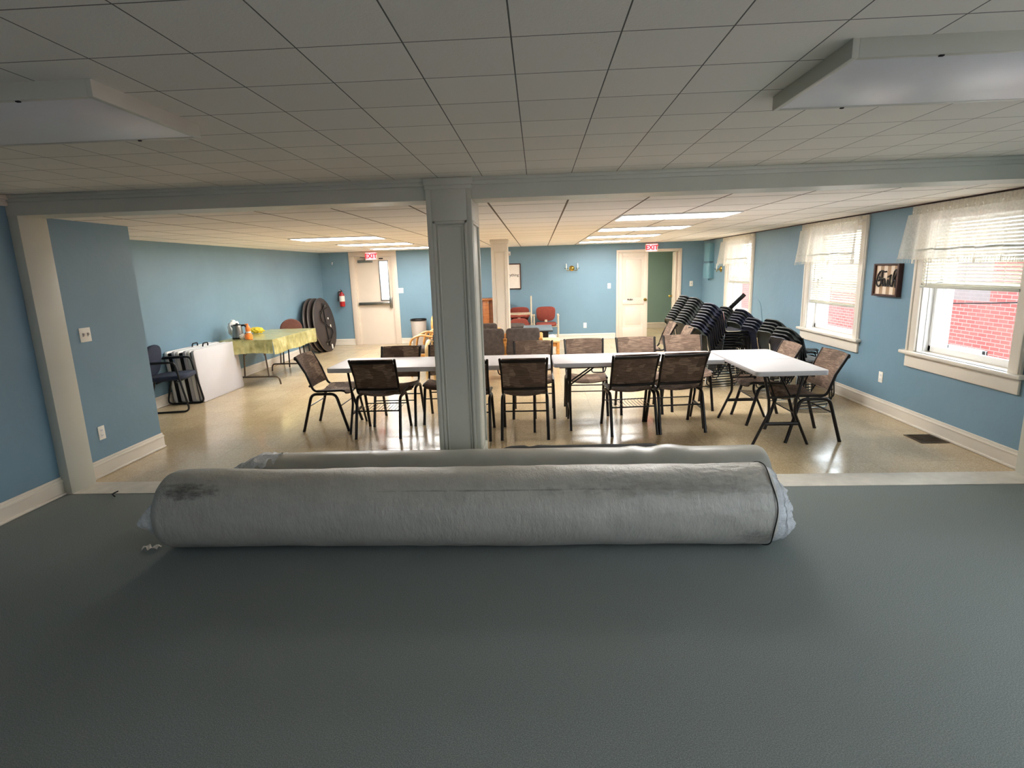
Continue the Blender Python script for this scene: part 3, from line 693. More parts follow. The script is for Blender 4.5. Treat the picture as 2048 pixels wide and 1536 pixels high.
MB().tube(fillet([(-0.015, 0, 0.34), (-0.075, -0.01, 0.33), (-0.085, -0.01, 0.12)], 0.04), 0.01, 8).build('hose', 'black', r)
MB().box(-0.085, -0.03, 0.055, 0.085, 0.2, 0.37, 0.004).build('wall_bracket', 'grayplastic', r)
o = MB().tube(fillet([(0, 0, 0.02), (0, -0.02, 0.01), (0, -0.03, -0.015), (0, -0.02, -0.03)], 0.01), 0.006, 6).lathe([(0.012, 0), (0.012, 0.006), (0.0, 0.006)], 12, Matrix.Translation((0, 0, 0.015)) @ Matrix.Rotation(PI / 2, 4, 'X')).build('wall_hook', 'white', loc=(-4.652, YF - 0.006, 1.87))
tag(o, 'tiny white hook on the far wall above the fire extinguisher', 'hook')
def sconce(loc, rz, label, arms):
    r = thing('wall_sconce', label, 'lamp', loc, rz, 'brass wall sconces'); T = Matrix.Rotation(PI / 2, 4, 'X')
    MB().lathe([(0.06, 0.0), (0.06, 0.008), (0.045, 0.02), (0.02, 0.028), (0.018, 0.04), (0.0, 0.046)], 24, T).build('backplate', 'brass', r)
    for s_ in arms:
        MB().tube(fillet([(0, -0.03, 0), (s_ * 0.03, -0.08, -0.035), (s_ * 0.10, -0.09, -0.055), (s_ * 0.125, -0.09, -0.01)], 0.04), 0.006, 8).build('arm', 'brass', r)
        c = Matrix.Translation((s_ * 0.125, -0.09, -0.02)); b = MB().lathe([(0.006, 0), (0.035, 0.012), (0.045, 0.03), (0.043, 0.03), (0.033, 0.016), (0.008, 0.006)], 18, c, False).build('glass_cup', 'glasslamp', r)
        MB().lathe([(0.011, 0.0), (0.011, 0.085), (0.007, 0.09), (0.012, 0.105), (0.004, 0.13), (0.0, 0.131)], 12, c).build('candle_sleeve', 'cream', r)
    return r
sconce((0.765, YF, 1.60), 0, 'two arm brass candle sconce on the far blue wall', (-1, 1))
sconce((XR, 11.55, 1.50), RWL, 'small brass wall lamp between electrical boxes and farthest window', (0.0,))
for (z0, z1_, y0, y1, lb_) in ((1.66, 2.03, 12.05, 12.4, 'upper blue painted electrical box in the corner by the farthest window'), (1.31, 1.62, 12.02, 12.42, 'lower blue painted electrical box in the corner by the farthest window')):
    r = thing('electrical_box', lb_, 'electrical box', (XR, (y0 + y1) / 2, z0)); h = (y1 - y0) / 2
    MB().box(-0.10, 0, -h, h, 0, z1_ - z0, 0.006).build('housing', 'boxpaint', r); MB().box(-0.108, -0.1, -h + .02, h - .02, 0.02, z1_ - z0 - .02, 0.004).build('cover', 'boxpaint', r)
    MB().tube([(-0.05, 0, 0), (-0.05, 0, -0.04)], 0.018, 10).build('conduit_stub', 'boxpaint', r)
tag(MB().tube(fillet([(-0.006, 9.80, 1.02), (-0.006, 9.45, 1.0), (-0.006, 9.32, 0.62)], 0.25, 8), 0.005, 6).build('wall_cable', 'blue', None, loc=(XR, 0, 0)), 'thin blue painted cable bending down the wall beside the farthest window', 'cable')
r = thing('framed_word_print', 'white print with a dark frame on the far wall beside the far column', 'picture', (-0.62, YF, 1.46))
m = MB()
for (a, b, c_, e) in ((-0.245, -0.222, -0.285, 0.285), (0.222, 0.245, -0.285, 0.285), (-0.222, 0.222, 0.262, 0.285), (-0.222, 0.222, -0.285, -0.262)): m.box(a, b, -0.028, 0, c_, e, 0.003)
m.build('frame', 'soil', r); MB().box(-0.223, 0.223, -0.014, -0.004, -0.263, 0.263).build('print', 'paper', r)
text('print_lettering', 'everything', 0.085, M['script'], r, (0.015, -0.0145, 0.03), (PI / 2, 0, 0), 0.0004, bold=0.001)
r = thing('security_sensor', 'small white motion sensor high on the wall by the far column', 'sensor', (-0.63, YF, 1.965))
MB().box(-0.035, 0.035, -0.05, 0, -0.045, 0.045, 0.014, None, 3).build('sensor_body', 'white', r); MB().box(-0.02, 0.02, -0.056, -0.048, -0.03, 0.0, 0.004).build('lens', 'grayplastic', r)
# word sign
SW, SH = 0.43, 0.335
r = thing('word_sign', 'square striped wooden sign reading Faith on the wall between windows', 'sign', (XR, 6.085, 1.395))
m = MB(); t = 0.028
for (a, b, c_, e) in ((-SW / 2, -SW / 2 + t, -SH / 2, SH / 2), (SW / 2 - t, SW / 2, -SH / 2, SH / 2), (-SW / 2 + t, SW / 2 - t, SH / 2 - t * .7, SH / 2), (-SW / 2 + t, SW / 2 - t, -SH / 2, -SH / 2 + t * .7)): m.box(-0.05, 0, a, b, c_, e, 0.003)
m.build('frame', 'soil', r); MB().box(-0.03, -0.01, -SW / 2 + t, SW / 2 - t, -SH / 2 + .02, SH / 2 - .02).build('striped_board', 'stripes', r)
TLq, TRq, BLq, BRq = (215, 400), (985, 375), (165, 1235), (920, 1300)
def inv(px, py):
    u = v = 0.5
    for _ in range(20):
        lx = TLq[0] + (BLq[0] - TLq[0]) * v; rx = TRq[0] + (BRq[0] - TRq[0]) * v; u = (px - lx) / (rx - lx)
        ty = TLq[1] + (TRq[1] - TLq[1]) * u; by = BLq[1] + (BRq[1] - BLq[1]) * u; v = (py - ty) / (by - ty)
    return Vector((-0.042, SW / 2 - u * SW, SH / 2 - v * SH))
strokes = [[(590, 600), (550, 612), (500, 590), (450, 580), (400, 605), (350, 680), (322, 760), (325, 830), (360, 852), (400, 820), (402, 765), (365, 735), (325, 765), (300, 830), (290, 905), (310, 960), (360, 1000), (405, 975), (440, 900), (452, 800), (462, 690), (482, 590)],
           [(425, 805), (470, 790), (520, 790)], [(545, 800), (510, 790), (480, 850), (475, 930), (490, 985), (520, 970), (545, 900), (556, 800), (550, 900), (560, 985), (590, 985), (625, 920), (645, 800), (632, 900), (635, 985), (665, 985), (690, 930), (720, 700), (700, 850), (692, 960), (715, 995), (755, 985)],
           [(640, 745), (690, 715), (740, 690)], [(770, 1015), (785, 900), (800, 740), (830, 610), (875, 540), (912, 580), (890, 670), (840, 760), (795, 830), (782, 930), (810, 850), (850, 815), (872, 860), (856, 960), (862, 1030), (885, 1025), (912, 1000)]]
m = MB()
for st in strokes: m.tube(fillet([inv(*p) for p in st], 0.02, 4), 0.0075, 8)
m.build('script_lettering', 'script', r)
r = thing('floor_register', 'brown metal floor vent set in the vinyl along the right baseboard', 'vent', (3.49, 5.04, 0.0))
m = MB(); a, b, f = 0.12, 0.13, 0.014
m.box(-a, -a + f, -b, b, 0, 0.006, 0.002).box(a - f, a, -b, b, 0, 0.006, 0.002).box(-a + f, a - f, -b, -b + f, 0, 0.006, 0.002).box(-a + f, a - f, b - f, b, 0, 0.006, 0.002); m.build('vent_frame', 'ventmetal', r)
m = MB()
for i in range(12): y = -b + f + 0.02 * i + 0.006; m.box(-a + f, a - f, y, y + 0.007, 0.0, 0.005)
m.build('louvers', 'ventmetal', r); MB().box(-a + f, a - f, -b + f, b - f, -0.002, 0.0012).build('duct_opening', 'dark', r)

# ------------------------------------------------------------------ carpet rolls
def roll(name, label, xs, r, y, mat, amp, extra=None, body='carpet_roll_body'):
    root_ = thing(name, label, 'carpet roll', (0, y, 0)); n = 150; vs = []; fs = []
    for (x, k) in xs:
        for j in range(n):
            a = 2 * PI * j / n; d = r * k
            if k > 0.5:
                q = noise.noise(Vector((x * 2.1, math.cos(a) * 1.3, math.sin(a) * 1.3 + y))) + 0.5 * noise.noise(Vector((x * 7, math.cos(a) * 3, math.sin(a) * 3)))
                d += amp * q + (extra(x, a) if extra else 0)
            vs.append((x, d * math.cos(a), max(0.001, r + d * math.sin(a))))
    for i in range(len(xs) - 1):
        for j in range(n): fs.append((i * n + j, i * n + (j + 1) % n, (i + 1) * n + (j + 1) % n, (i + 1) * n + j))
    m = MB(); m.add(vs, fs); m.build(body, mat, root_, 50); return root_
def stations(x0, x1, step, rl=0.06, rr=0.02):
    s = [(x0 + .03, 0.02), (x0 + 0.02, 0.5), (x0, 0.78), (x0 + rl * 0.12, 0.88), (x0 + rl * 0.45, 0.96), (x0 + rl, 1.0)]
    x = x0 + rl + step
    while x < x1 - rr - step * 0.5: s.append((x, 1.0)); x += step
    s += [(x1 - rr, 1.0), (x1 - rr * 0.4, 0.985), (x1, 0.94), (x1 - 0.015, 0.6), (x1 - 0.02, 0.02)]; return s
R1, Y1 = 0.233, 3.147
def ex1(x, a):
    top = max(0, math.sin(a)); k = 0.010 * math.exp(-((x + 2.05) / 0.22) ** 2) * top
    if x > 0.1:
        g = min(1, (x - .1) * 1.2) * max(0, math.sin(a * 0.9))
        k += g * (0.0035 * (1 - abs(noise.noise(Vector((x * 9 + a * 5, a * 3 - x * 4, 2.0)))) * 3) * 0.5 + 0.0025 * noise.noise(Vector((x * 26 - a * 9, a * 11, 7.0))))
    return k
r = roll('plastic_wrapped_carpet_roll', 'big grey carpet roll in wrinkled plastic lying on the dark carpet', stations(-2.29, 1.30, 0.014, 0.05, 0.03), R1, Y1, 'roll', 0.007, ex1)
def bagf(u, v):
    a = 2 * PI * v; ca, sa = math.cos(a), math.sin(a); low = 0.55 + 0.6 * (1 - (sa + 1) / 2)
    q = noise.noise(Vector((ca * u * 4, sa * u * 4, 1.7))) + 0.6 * noise.noise(Vector((ca * u * 11, sa * u * 11, 5))) + 0.3 * noise.noise(Vector((ca * u * 25, sa * u * 25, 9)))
    rr = R1 * (0.995 * u) * (1 - 0.04 * (u > 0.9)); bulge = 0.15 * low * math.sqrt(max(0, 1 - u ** 3.2))
    return Vector((1.285 + bulge + 0.028 * q * (1 - u ** 6), rr * ca, max(0.004, R1 + rr * sa)))
MB().sheet(lambda u, v: bagf(u, v), 40, 120).build('plastic_end_wrap', 'bag', r, 60)
def rimf(k): a = 2 * PI * k / 64; return Vector((1.278 + 0.006 * math.sin(5 * a), (R1 + 0.0055) * math.cos(a), max(0.005, R1 + (R1 + 0.0055) * math.sin(a))))
MB().tube([rimf(k) for k in range(64)], 0.0035, 6, True).build('fold_gap_shade', 'dark', r)  # dark ring stands in for the shaded fold gap at the rim
MB().sheet(lambda u, v: Vector((-2.27 - 0.11 * u * math.sin(PI * (0.15 + 0.75 * v)), -0.17 - 0.03 * math.sin(v * 5), 0.20 + 0.17 * v - 0.05 * u + 0.012 * math.sin(u * 7 + v * 5))), 12, 12).build('plastic_flap', 'bag', r, 60)
R2, Y2 = 0.210, 3.625
def ex2(x, a):
    top = max(0, math.sin(a)) ** 6
    k = top * (0.020 * math.exp(-((x - 0.86) / 0.09) ** 2) + 0.010 * math.exp(-((x - 0.62) / 0.05) ** 2) - 0.006 * math.exp(-((x - 0.73) / 0.04) ** 2))
    if x < -1.5: k -= top * 0.02 * min(1, (-1.5 - x) / 0.5)
    return k
r = roll('bare_carpet_roll', 'thinner grey carpet roll lying between big plastic roll and square column', stations(-2.03, 1.47, 0.035, 0.12, 0.05), R2, Y2, 'rollb', 0.004, ex2)
def lump(u, v):
    a = PI * v; q = noise.noise(Vector((u * 5, v * 7, 3.1))) + 0.6 * noise.noise(Vector((u * 13, v * 15, 1)))
    prof = math.sin(PI * min(1, u * 1.25 + 0.02)) ** 0.6 if u < 0.8 else 1.0 - 0.2 * (u - .8) / .2
    rad = 0.215 * (0.45 + 0.55 * min(1, u * 1.6)) + 0.022 * q
    return Vector((-2.20 + 0.40 * u + 0.02 * q, -rad * math.cos(a), max(0.004, (0.2 + rad * math.sin(a)) if v not in (0, 1) else 0.02)))
MB().sheet(lump, 30, 30).build('plastic_end_wrap', 'bag', r, 60)
m = MB(); vs = []; fs = []; n = 28; xs = [-0.40 + 1.5 * i / 44 for i in range(45)]
for i, x in enumerate(xs):
    e = math.sin(PI * min(1, max(0, (x + 0.42) / 0.2)) / 2) if x < -0.2 else (1 if x < 0.85 else max(0.25, 1 - (x - 0.85) / 0.3))
    for j in range(n):
        a = 2 * PI * j / n; d = 0.150 * (0.55 + 0.45 * e) + 0.010 * noise.noise(Vector((x * 4, math.cos(a), math.sin(a)))) - 0.014 * math.exp(-((x + 0.08) / 0.03) ** 2)
        vs.append((x, d * math.cos(a), max(0.002, 0.152 * (0.55 + .45 * e) + d * math.sin(a))))
for i in range(len(xs) - 1):
    for j in range(n): fs.append((i * n + j, i * n + (j + 1) % n, (i + 1) * n + (j + 1) % n, (i + 1) * n + j))
fs += [tuple(range(n - 1, -1, -1)), tuple((len(xs) - 1) * n + k for k in range(n))]
m.add(vs, fs); tag(m.build('underlay_roll', 'blackfoam', loc=(0, 4.06, 0.004)), 'black roll of underlay peeking over the thinner grey carpet roll', 'roll')
m = MB().sheet(lambda u, v: Vector((-0.05 + 0.1 * u, -0.02 + 0.04 * v + 0.012 * math.sin(u * 9), 0.006 + 0.018 * abs(math.sin(u * 7 + v * 3)))), 10, 6, 0.001)
tag(m.build('paper_scrap', 'paper', loc=(-2.40, 3.06, 0)), 'white scrap of torn plastic on the carpet by the roll end', 'scrap')
tag(MB().tube(fillet([(-0.02, 0.05, 0.008), (-0.03, 0, 0.006), (0.0, -0.03, 0.012), (0.03, -0.05, 0.006)], 0.02), 0.005, 6).build('carpet_thread', 'blackfoam', loc=(-3.3, 3.94, 0)), 'loose dark carpet thread on the edge of the white threshold', 'scrap')

# ------------------------------------------------------------------ patterned sling chairs
def sling_chair(label, rack=True, group='patterned sling chairs'):
    r = thing('sling_chair', label, 'chair', group=group)
    for s_ in (-1, 1):
        x = 0.218 * s_
        MB().tube(fillet([(x * 1.03, -0.242, 0.0), (x, -0.125, 0.402), (x, 0.0, 0.402)], 0.075, 7), 0.0150, 10).tube([(x * 1.03, -0.242, 0), (x * 1.028, -0.24, 0.012)], 0.016, 10).build('leg', 'bronze', r)
        MB().tube(fillet([(x * 1.03, 0.242, 0.0), (x, 0.13, 0.402), (x, 0.0, 0.402)], 0.075, 7), 0.0150, 10).tube([(x * 1.03, 0.242, 0), (x * 1.028, 0.24, 0.012)], 0.016, 10).build('leg', 'bronze', r)
        xr = 0.212 * s_
        MB().tube(fillet([(xr, 0.228, 0.428), (xr, 0.19, 0.437), (xr, -0.10, 0.428), (xr, -0.165, 0.62), (xr * 1.05, -0.262, 0.80)], 0.07, 6), 0.0125, 10).build('side_rail', 'bronze', r)
    def back(u, v):
        z = 0.80 - 0.325 * v; y = -0.262 + 0.145 * v ** 0.85
        k = 4 * u * (1 - u); return Vector((-0.205 + 0.41 * u, y - 0.020 * k * (1 - 0.3 * v), z + 0.004 * k * (v < 0.1)))
    MB().sheet(back, 18, 16, 0.011).build('backrest', 'sling', r, 60)
    def seat(u, v):
        y = -0.075 + 0.312 * v; k = 4 * u * (1 - u); z = 0.436 - 0.030 * k
        if v > 0.88: z -= 0.03 * ((v - 0.88) / 0.12) ** 1.5
        return Vector((-0.207 + 0.414 * u, y, z + 0.004 * math.sin(v * 3)))
    MB().sheet(seat, 18, 16, 0.016).build('seat', 'sling', r, 60)
    for (z, y, b, hh) in ((0.776, -0.263, 0.020, 0.017), (0.486, -0.139, 0.018, 0.013)):
        MB().tube([(-0.21 + 0.42 * i / 8, y - b * 4 * (i / 8) * (1 - i / 8), z) for i in range(9)], hh, 8).build('back_crossbar', 'bronze', r)
    MB().tube([(-0.222, -0.166, 0.27), (0.222, -0.166, 0.27)], 0.0075, 8).build('stretcher', 'bronze', r)
    MB().tube([(-0.222, 0.168, 0.27), (0.222, 0.168, 0.27)], 0.006, 8).build('stretcher', 'bronze', r)
    if rack:
        m = MB()
        for i in range(12):
            x = -0.19 + 0.38 * i / 11; m.tube([(x, -0.166, 0.268), (x, 0.05, 0.268), (x, 0.168, 0.276)], 0.0026, 5)
        m.build('book_rack', 'bronze', r)
    return r
chair0 = sling_chair('patterned chair left of the square column, back towards us, wire rack below')
chair0.location = (-1.62, 5.54, 0)
chair1 = sling_chair('patterned chair standing whole just right of the square column, back towards us', rack=False)
chair1.location = (-0.15, 5.43, 0)
G = 'patterned sling chairs'
dup(chair1, (-2.26, 5.83, 0), -PI / 2, 'brown patterned sling chair at the blank-wall end of the table row, seen side on')
dup(chair1, (-0.71, 5.41, 0), 0, 'patterned chair mostly hidden behind the square column, back towards us')
dup(chair0, (0.888, 5.52, 0), math.radians(6), 'left one of the two touching patterned chairs, turned away, at the middle table')
dup(chair1, (1.36, 5.565, 0), math.radians(6), 'right one of the two touching patterned chairs, turned away, at the middle table')
dup(chair1, (-1.563, 5.99, 0), PI, 'patterned chair facing us behind the long table, left of the square column')
dup(chair1, (-1.03, 6.04, 0), PI, 'patterned chair facing us behind the long table, half covered by the square column')
dup(chair1, (-0.07, 6.2, 0), PI, 'patterned chair facing us at the right end of the long table, before the grey armchairs')
dup(chair1, (0.52, 6.27, 0), PI, 'patterned chair facing us over the left end of the middle table')
dup(chair1, (1.12, 6.3, 0), PI, 'patterned chair facing us behind the middle table, below the door lettered PUSH')
dup(chair1, (1.69, 6.40, 0), PI + 0.03, 'patterned chair facing us over the right end of the middle table, before the dark stacks')
dup(chair0, (2.455, 5.215, 0), PI / 2 + 0.02, 'patterned chair at the window side of the small table, nearest the camera')
dup(chair0, (2.32, 5.79, 0), PI / 2, 'patterned chair at the window side of the small table, farther one')
dup(chair1, (1.68, 8.2, 0), PI / 2, 'patterned chair seen side on in front of the double doorway, left of the dark stacks')
dup(chair1, (1.755, 7.58, 0), PI / 2, 'patterned chair seen edge on, squeezed against the foremost dark stack')

# ------------------------------------------------------------------ folding tables
ZT = 0.705
def folding_table(label, w_, d, loc, rz, seam=True, th=0.042, edge=None):
    r = thing('folding_table', label, 'table', loc, rz, 'white folding tables in use')
    MB().prism(rrect(w_, d, 0.045), ZT - th, ZT, 0.006).build('tabletop', 'tabletop', r)
    if seam: MB().box(-0.0015, 0.0015, -d / 2 + 0.002, d / 2 - 0.002, ZT - 0.004, ZT + 0.0006).build('fold_seam', 'grayedge', r)
    for q in (-0.2, 0.2): MB().box(-w_ / 2 + 0.06, w_ / 2 - 0.06, q - 0.012, q + 0.012, ZT - th - 0.022, ZT - th, 0.003).build('apron_rail', 'bronze', r)
    k = d / 0.62
    for s_ in (-1, 1):
        x = s_ * (w_ / 2 - 0.17); zt = ZT - th - 0.01
        MB().tube([(x, -0.19 * k, zt), (x, 0.19 * k, zt)], 0.011, 8).build('leg_crossbar', 'bronze', r)
        MB().tube([(x, -0.15 * k, 0.196), (x, 0.15 * k, 0.196)], 0.012, 8, sx=1.4).build('leg_crossbar', 'bronze', r)
        for q in (-1, 1):
            MB().tube(fillet([(x, q * 0.175 * k, zt), (x, q * 0.12 * k, 0.42), (x, q * 0.112 * k, 0.30), (x, q * 0.245 * k, 0.0)], 0.12, 6), 0.0125, 10).build('leg', 'bronze', r)
        for q in (-1, 1): MB().tube([(x, q * 0.07, 0.44), (x - s_ * 0.30, q * 0.05, zt)], 0.008, 8).build('leg_brace', 'bronze', r)
        MB().tube([(x, -0.12 * k, 0.44), (x, 0.12 * k, 0.44)], 0.008, 8).build('leg_crossbar', 'bronze', r)
        MB().tube(fillet([(x - s_ * 0.24, -0.05, zt), (x - s_ * 0.22, -0.05, zt - 0.09), (x - s_ * 0.36, -0.05, zt - 0.09), (x - s_ * 0.38, -0.05, zt)], 0.03), 0.006, 6).build('lock_loop', 'bronze', r)
    return r
folding_table('long white folding table whose middle passes behind the square column', 2.235, 0.67, (-1.005, 5.72, 0), math.radians(-0.8), False, 0.046)
folding_table('white folding table in the middle of the row, right of the square column', 1.66, 0.60, (0.965, 5.715, 0), math.radians(0.6))
folding_table('short white folding table set crosswise at the window end of the row', 1.285, 0.615, (2.14, 5.405, 0), PI / 2 + 0.01)
# folded tables against the left wall
def folded_table(label, x, y, tilt, gap):
    r = thing('folded_table', label, 'table', (x, y, 0.0), 0, 'folded white tables', rot=(0, -tilt, 0)); T = Matrix(((0, 0, 1, 0), (1, 0, 0, 0), (0, 1, 0, 0.352), (0, 0, 0, 1)))
    for k, xo in enumerate((0.0, -0.046 - gap)):
        MB().prism(rrect(1.06, 0.70, 0.045), xo - 0.040, xo, 0.006, T).build('table_half', 'tabletop' if k == 0 else 'white', r)
        MB().prism(rrect(1.056, 0.696, 0.043), xo - 0.024, xo - 0.020, 0.0, T @ Matrix.Scale(1.0035, 4)).build('rim_groove', 'grayedge', r)
    MB().box(-0.046 - gap + 0.002, -0.041, -0.518, 0.518, 0.02, 0.68, 0.01).build('folded_legs', 'dark', r)
    if gap > 0.02: MB().tube(fillet([(-0.04, -0.06, 0.69), (-0.03, -0.06, 0.745), (-0.03, 0.06, 0.745), (-0.04, 0.06, 0.69)], 0.03), 0.009, 8).build('carry_handle', 'dark', r)
    return r
folded_table('front folded white table leaning on the wall, its blank top facing the room', -4.475, 7.60, math.radians(4), 0.014)
folded_table('middle folded white table of the leaning pile behind the navy armchair', -4.580, 7.59, math.radians(4), 0.054)
folded_table('rearmost folded white table of the leaning pile, against the blue wall', -4.724, 7.58, math.radians(4), 0.054)
# foil covered table
tx0, tx1, ty0, ty1 = -4.72, -3.93, 8.05, 9.68
r = thing('utility_table', 'folding table under the gold foil cloth along the blue wall', 'table', ((tx0 + tx1) / 2, (ty0 + ty1) / 2, 0)); hx, hy = (tx1 - tx0) / 2, (ty1 - ty0) / 2
MB().prism(rrect(2 * hx - 0.02, 2 * hy - 0.02, 0.04), ZT - 0.035, ZT - 0.002, 0.004).build('tabletop', 'grayplastic', r)
M['tubegrey'] = plain('brown_grey_tube', (104, 92, 80), 0.35, 0.6, 0.05)
for s_ in (-1, 1):
    y = s_ * (hy - 0.2)
    for q in (-1, 1): MB().tube([(q * 0.15, y, ZT - 0.03), (q * 0.19, y, 0.12)], 0.012, 10).tube(fillet([(q * 0.15, y, 0.45), (q * 0.04, y - s_ * 0.2, ZT - 0.04)], 0.02), 0.007, 8).build('leg', 'tubegrey', r)
    MB().tube(fillet([(-0.36, y, 0.0), (-0.345, y, 0.12), (0.345, y, 0.12), (0.36, y, 0.0)], 0.07), 0.013, 10).build('foot_bar', 'tubegrey', r)
def drape(xa, ya, xb, yb, nx, ny, dr):
    n_ = 60
    def f(u, v):
        x = xa + (xb - xa) * u; y = ya + (yb - ya) * u; L_ = math.hypot(xb - xa, yb - ya)
        w_ = (0.010 * math.sin(u * L_ * 38 + ya) + 0.006 * math.sin(u * L_ * 71 + 1)) * v + 0.02 * v
        return Vector((x + nx * w_, y + ny * w_, ZT + 0.005 - dr * v - 0.008 * v * math.sin(u * L_ * 9)))
    return f
cl = tag(MB().sheet(lambda u, v: Vector((-hx - 0.006 + (2 * hx + .012) * u, -hy - 0.006 + (2 * hy + .012) * v, ZT + 0.005 + 0.002 * math.sin(u * 19 + v * 33))), 30, 50)
    .sheet(drape(-hx - 0.006, -hy - 0.006, hx + 0.006, -hy - 0.006, 0, -1, 0.20), 50, 8).sheet(drape(hx + 0.006, -hy - 0.006, hx + 0.006, hy + 0.006, 1, 0, 0.22), 90, 8)
    .sheet(drape(hx + 0.006, hy + 0.006, -hx - 0.006, hy + 0.006, 0, 1, 0.20), 50, 8).sheet(drape(-hx - 0.006, hy + 0.006, -hx - 0.006, -hy - 0.006, -1, 0, 0.18), 90, 8).build('tablecloth', 'foil', None, 70, ((tx0 + tx1) / 2, (ty0 + ty1) / 2, 0)), 'shiny gold foil tablecloth hanging over the wall-side table', 'tablecloth')
ZS = ZT + 0.009
r = thing('electric_kettle', 'steel electric kettle with black handle on the gold cloth', 'kettle', (-4.55, 8.27, ZS), 0.25)
MB().lathe([(0.082, 0), (0.085, 0.006), (0.085, 0.022), (0.0, 0.022)], 32).build('base', 'black', r)
MB().lathe([(0.080, 0.022), (0.080, 0.03), (0.072, 0.12), (0.062, 0.19), (0.058, 0.2)], 32, None, False).build('jug', 'steel', r)
MB().lathe([(0.059, 0.198), (0.056, 0.212), (0.02, 0.22), (0.014, 0.232), (0.0, 0.234)], 32).build('lid', 'black', r)
MB().tube(fillet([(0.055, 0, 0.195), (0.115, 0, 0.20), (0.13, 0, 0.12), (0.10, 0, 0.045), (0.072, 0, 0.06)], 0.04), 0.012, 10, sx=1.2).build('handle', 'black', r)
MB().tube([(-0.05, 0, 0.17), (-0.085, 0, 0.198)], [0.024, 0.012], 10).build('spout', 'steel', r)
def blob(name, mat, label, cat, loc, sx_, sy, sz, amp, seed, k=3.0):
    b = bmesh.new(); bmesh.ops.create_icosphere(b, subdivisions=4, radius=1.0)
    for q in b.verts:
        p = q.co.copy(); d = 1 + amp * (noise.noise(p * k + Vector((seed, 0, 0))) + 0.5 * noise.noise(p * k * 2.7 + Vector((0, seed, 0))))
        q.co = Vector((p.x * sx_ * d, p.y * sy * d, max(0.0, sz + p.z * sz * d)))
    return tag(MB().bm(b).build(name, mat, None, 70, loc), label, cat)
blob('plastic_bag', 'white', 'crumpled white plastic bag behind the kettle', 'bag', (-4.70, 8.46, ZS), 0.085, 0.11, 0.13, 0.28, 3.0)
r = thing('spray_bottle', 'orange bottle with a white band standing on the gold cloth', 'bottle', (-4.325, 8.15, ZS))
MB().lathe([(0.0, 0), (0.05, 0), (0.055, 0.02), (0.052, 0.06), (0.034, 0.095), (0.036, 0.125), (0.038, 0.165), (0.024, 0.19), (0.014, 0.21), (0.012, 0.23), (0.0, 0.235)], 20).build('bottle_body', 'orange', r)
MB().lathe([(0.0355, 0.095), (0.0375, 0.118)], 20, None, False).build('label_band', 'paper', r); MB().tube([(0.0, 0, 0.215), (-0.035, 0, 0.222)], 0.009, 8).build('nozzle', 'orange', r)
blob('crumpled_napkin', 'paper', 'small white crumpled napkin between kettle and orange bottle', 'napkin', (-4.415, 8.15, ZS), 0.045, 0.04, 0.04, 0.35, 5.0)
blob('yellow_cleaning_cloth', 'yellow', 'bunched yellow cloth on the gold tablecloth', 'cloth', (-4.62, 8.98, ZS), 0.11, 0.07, 0.05, 0.35, 8.0)
# round folding tables
def round_table(label, x, y, tilt, show):
    r = thing('round_folding_table', label, 'table', (x, y, 0), 0, 'round folding tables', rot=(0, -tilt, 0)); RR = 0.575
    T = Matrix(((0, 0, 1, 0), (1, 0, 0, 0), (0, 1, 0, RR), (0, 0, 0, 1)))
    MB().lathe([(0.0, -0.028), (RR - 0.006, -0.028), (RR, -0.024), (RR, -0.004), (RR - 0.006, 0.0), (0, 0)], 72, T, False).build('tabletop', 'underside', r)
    MB().lathe([(RR + 0.001, -0.027), (RR + 0.004, -0.024), (RR + 0.004, -0.006), (RR + 0.001, -0.002)], 72, T, False).build('rim', 'rimmetal', r)
    if show:
        P3 = lambda a, b, h=0.03: (h, a, RR + b)
        m = MB()
        for s_ in (-1, 1):
            MB().tube(fillet([P3(s_ * 0.08, s_ * 0.42), P3(s_ * -0.26, s_ * 0.20), P3(s_ * -0.22, s_ * 0.10), P3(s_ * 0.02, s_ * 0.0)], 0.05), 0.013, 8).build('folded_leg', 'bronze', r)
            MB().tube([P3(s_ * 0.24, s_ * 0.36), P3(s_ * -0.20, s_ * 0.30)], 0.010, 8).build('folded_leg', 'bronze', r)
            MB().tube([P3(s_ * 0.03, s_ * 0.46, 0.015), P3(s_ * 0.02, s_ * 0.02, 0.015)], 0.012, 8).build('support_bar', 'bronze', r)
            MB().box(0.0, 0.02, s_ * 0.15 - 0.03, s_ * 0.15 + 0.03, RR + s_ * 0.40 - 0.02, RR + s_ * 0.40 + 0.02, 0.004).build('hinge_bracket', 'steel', r)
        MB().box(0.0, 0.002, 0.10, 0.17, RR - 0.54, RR - 0.44).build('care_label', 'paper', r)
        MB().box(0.0, 0.012, 0.18, 0.22, RR + 0.10, RR + 0.14, 0.004).box(0, 0.012, 0.24, 0.28, RR - 0.10, RR - 0.02, 0.004).build('leg_clips', 'paper', r)
    return r
M['underside'] = plain('brown_black_table_underside', (50, 42, 40), 0.55, var=0.08); M['rimmetal'] = plain('dull_grey_rim', (116, 106, 100), 0.4, 0.5)
round_table('frontmost round folding table leaning in the corner, folded legs showing', -4.505, 11.86, math.radians(7), True)
round_table('middle round folding table leaning in the corner', -4.60, 11.80, math.radians(7), False)
round_table('rear round folding table leaning in the corner, nearest the wall', -4.675, 11.76, math.radians(7), False)

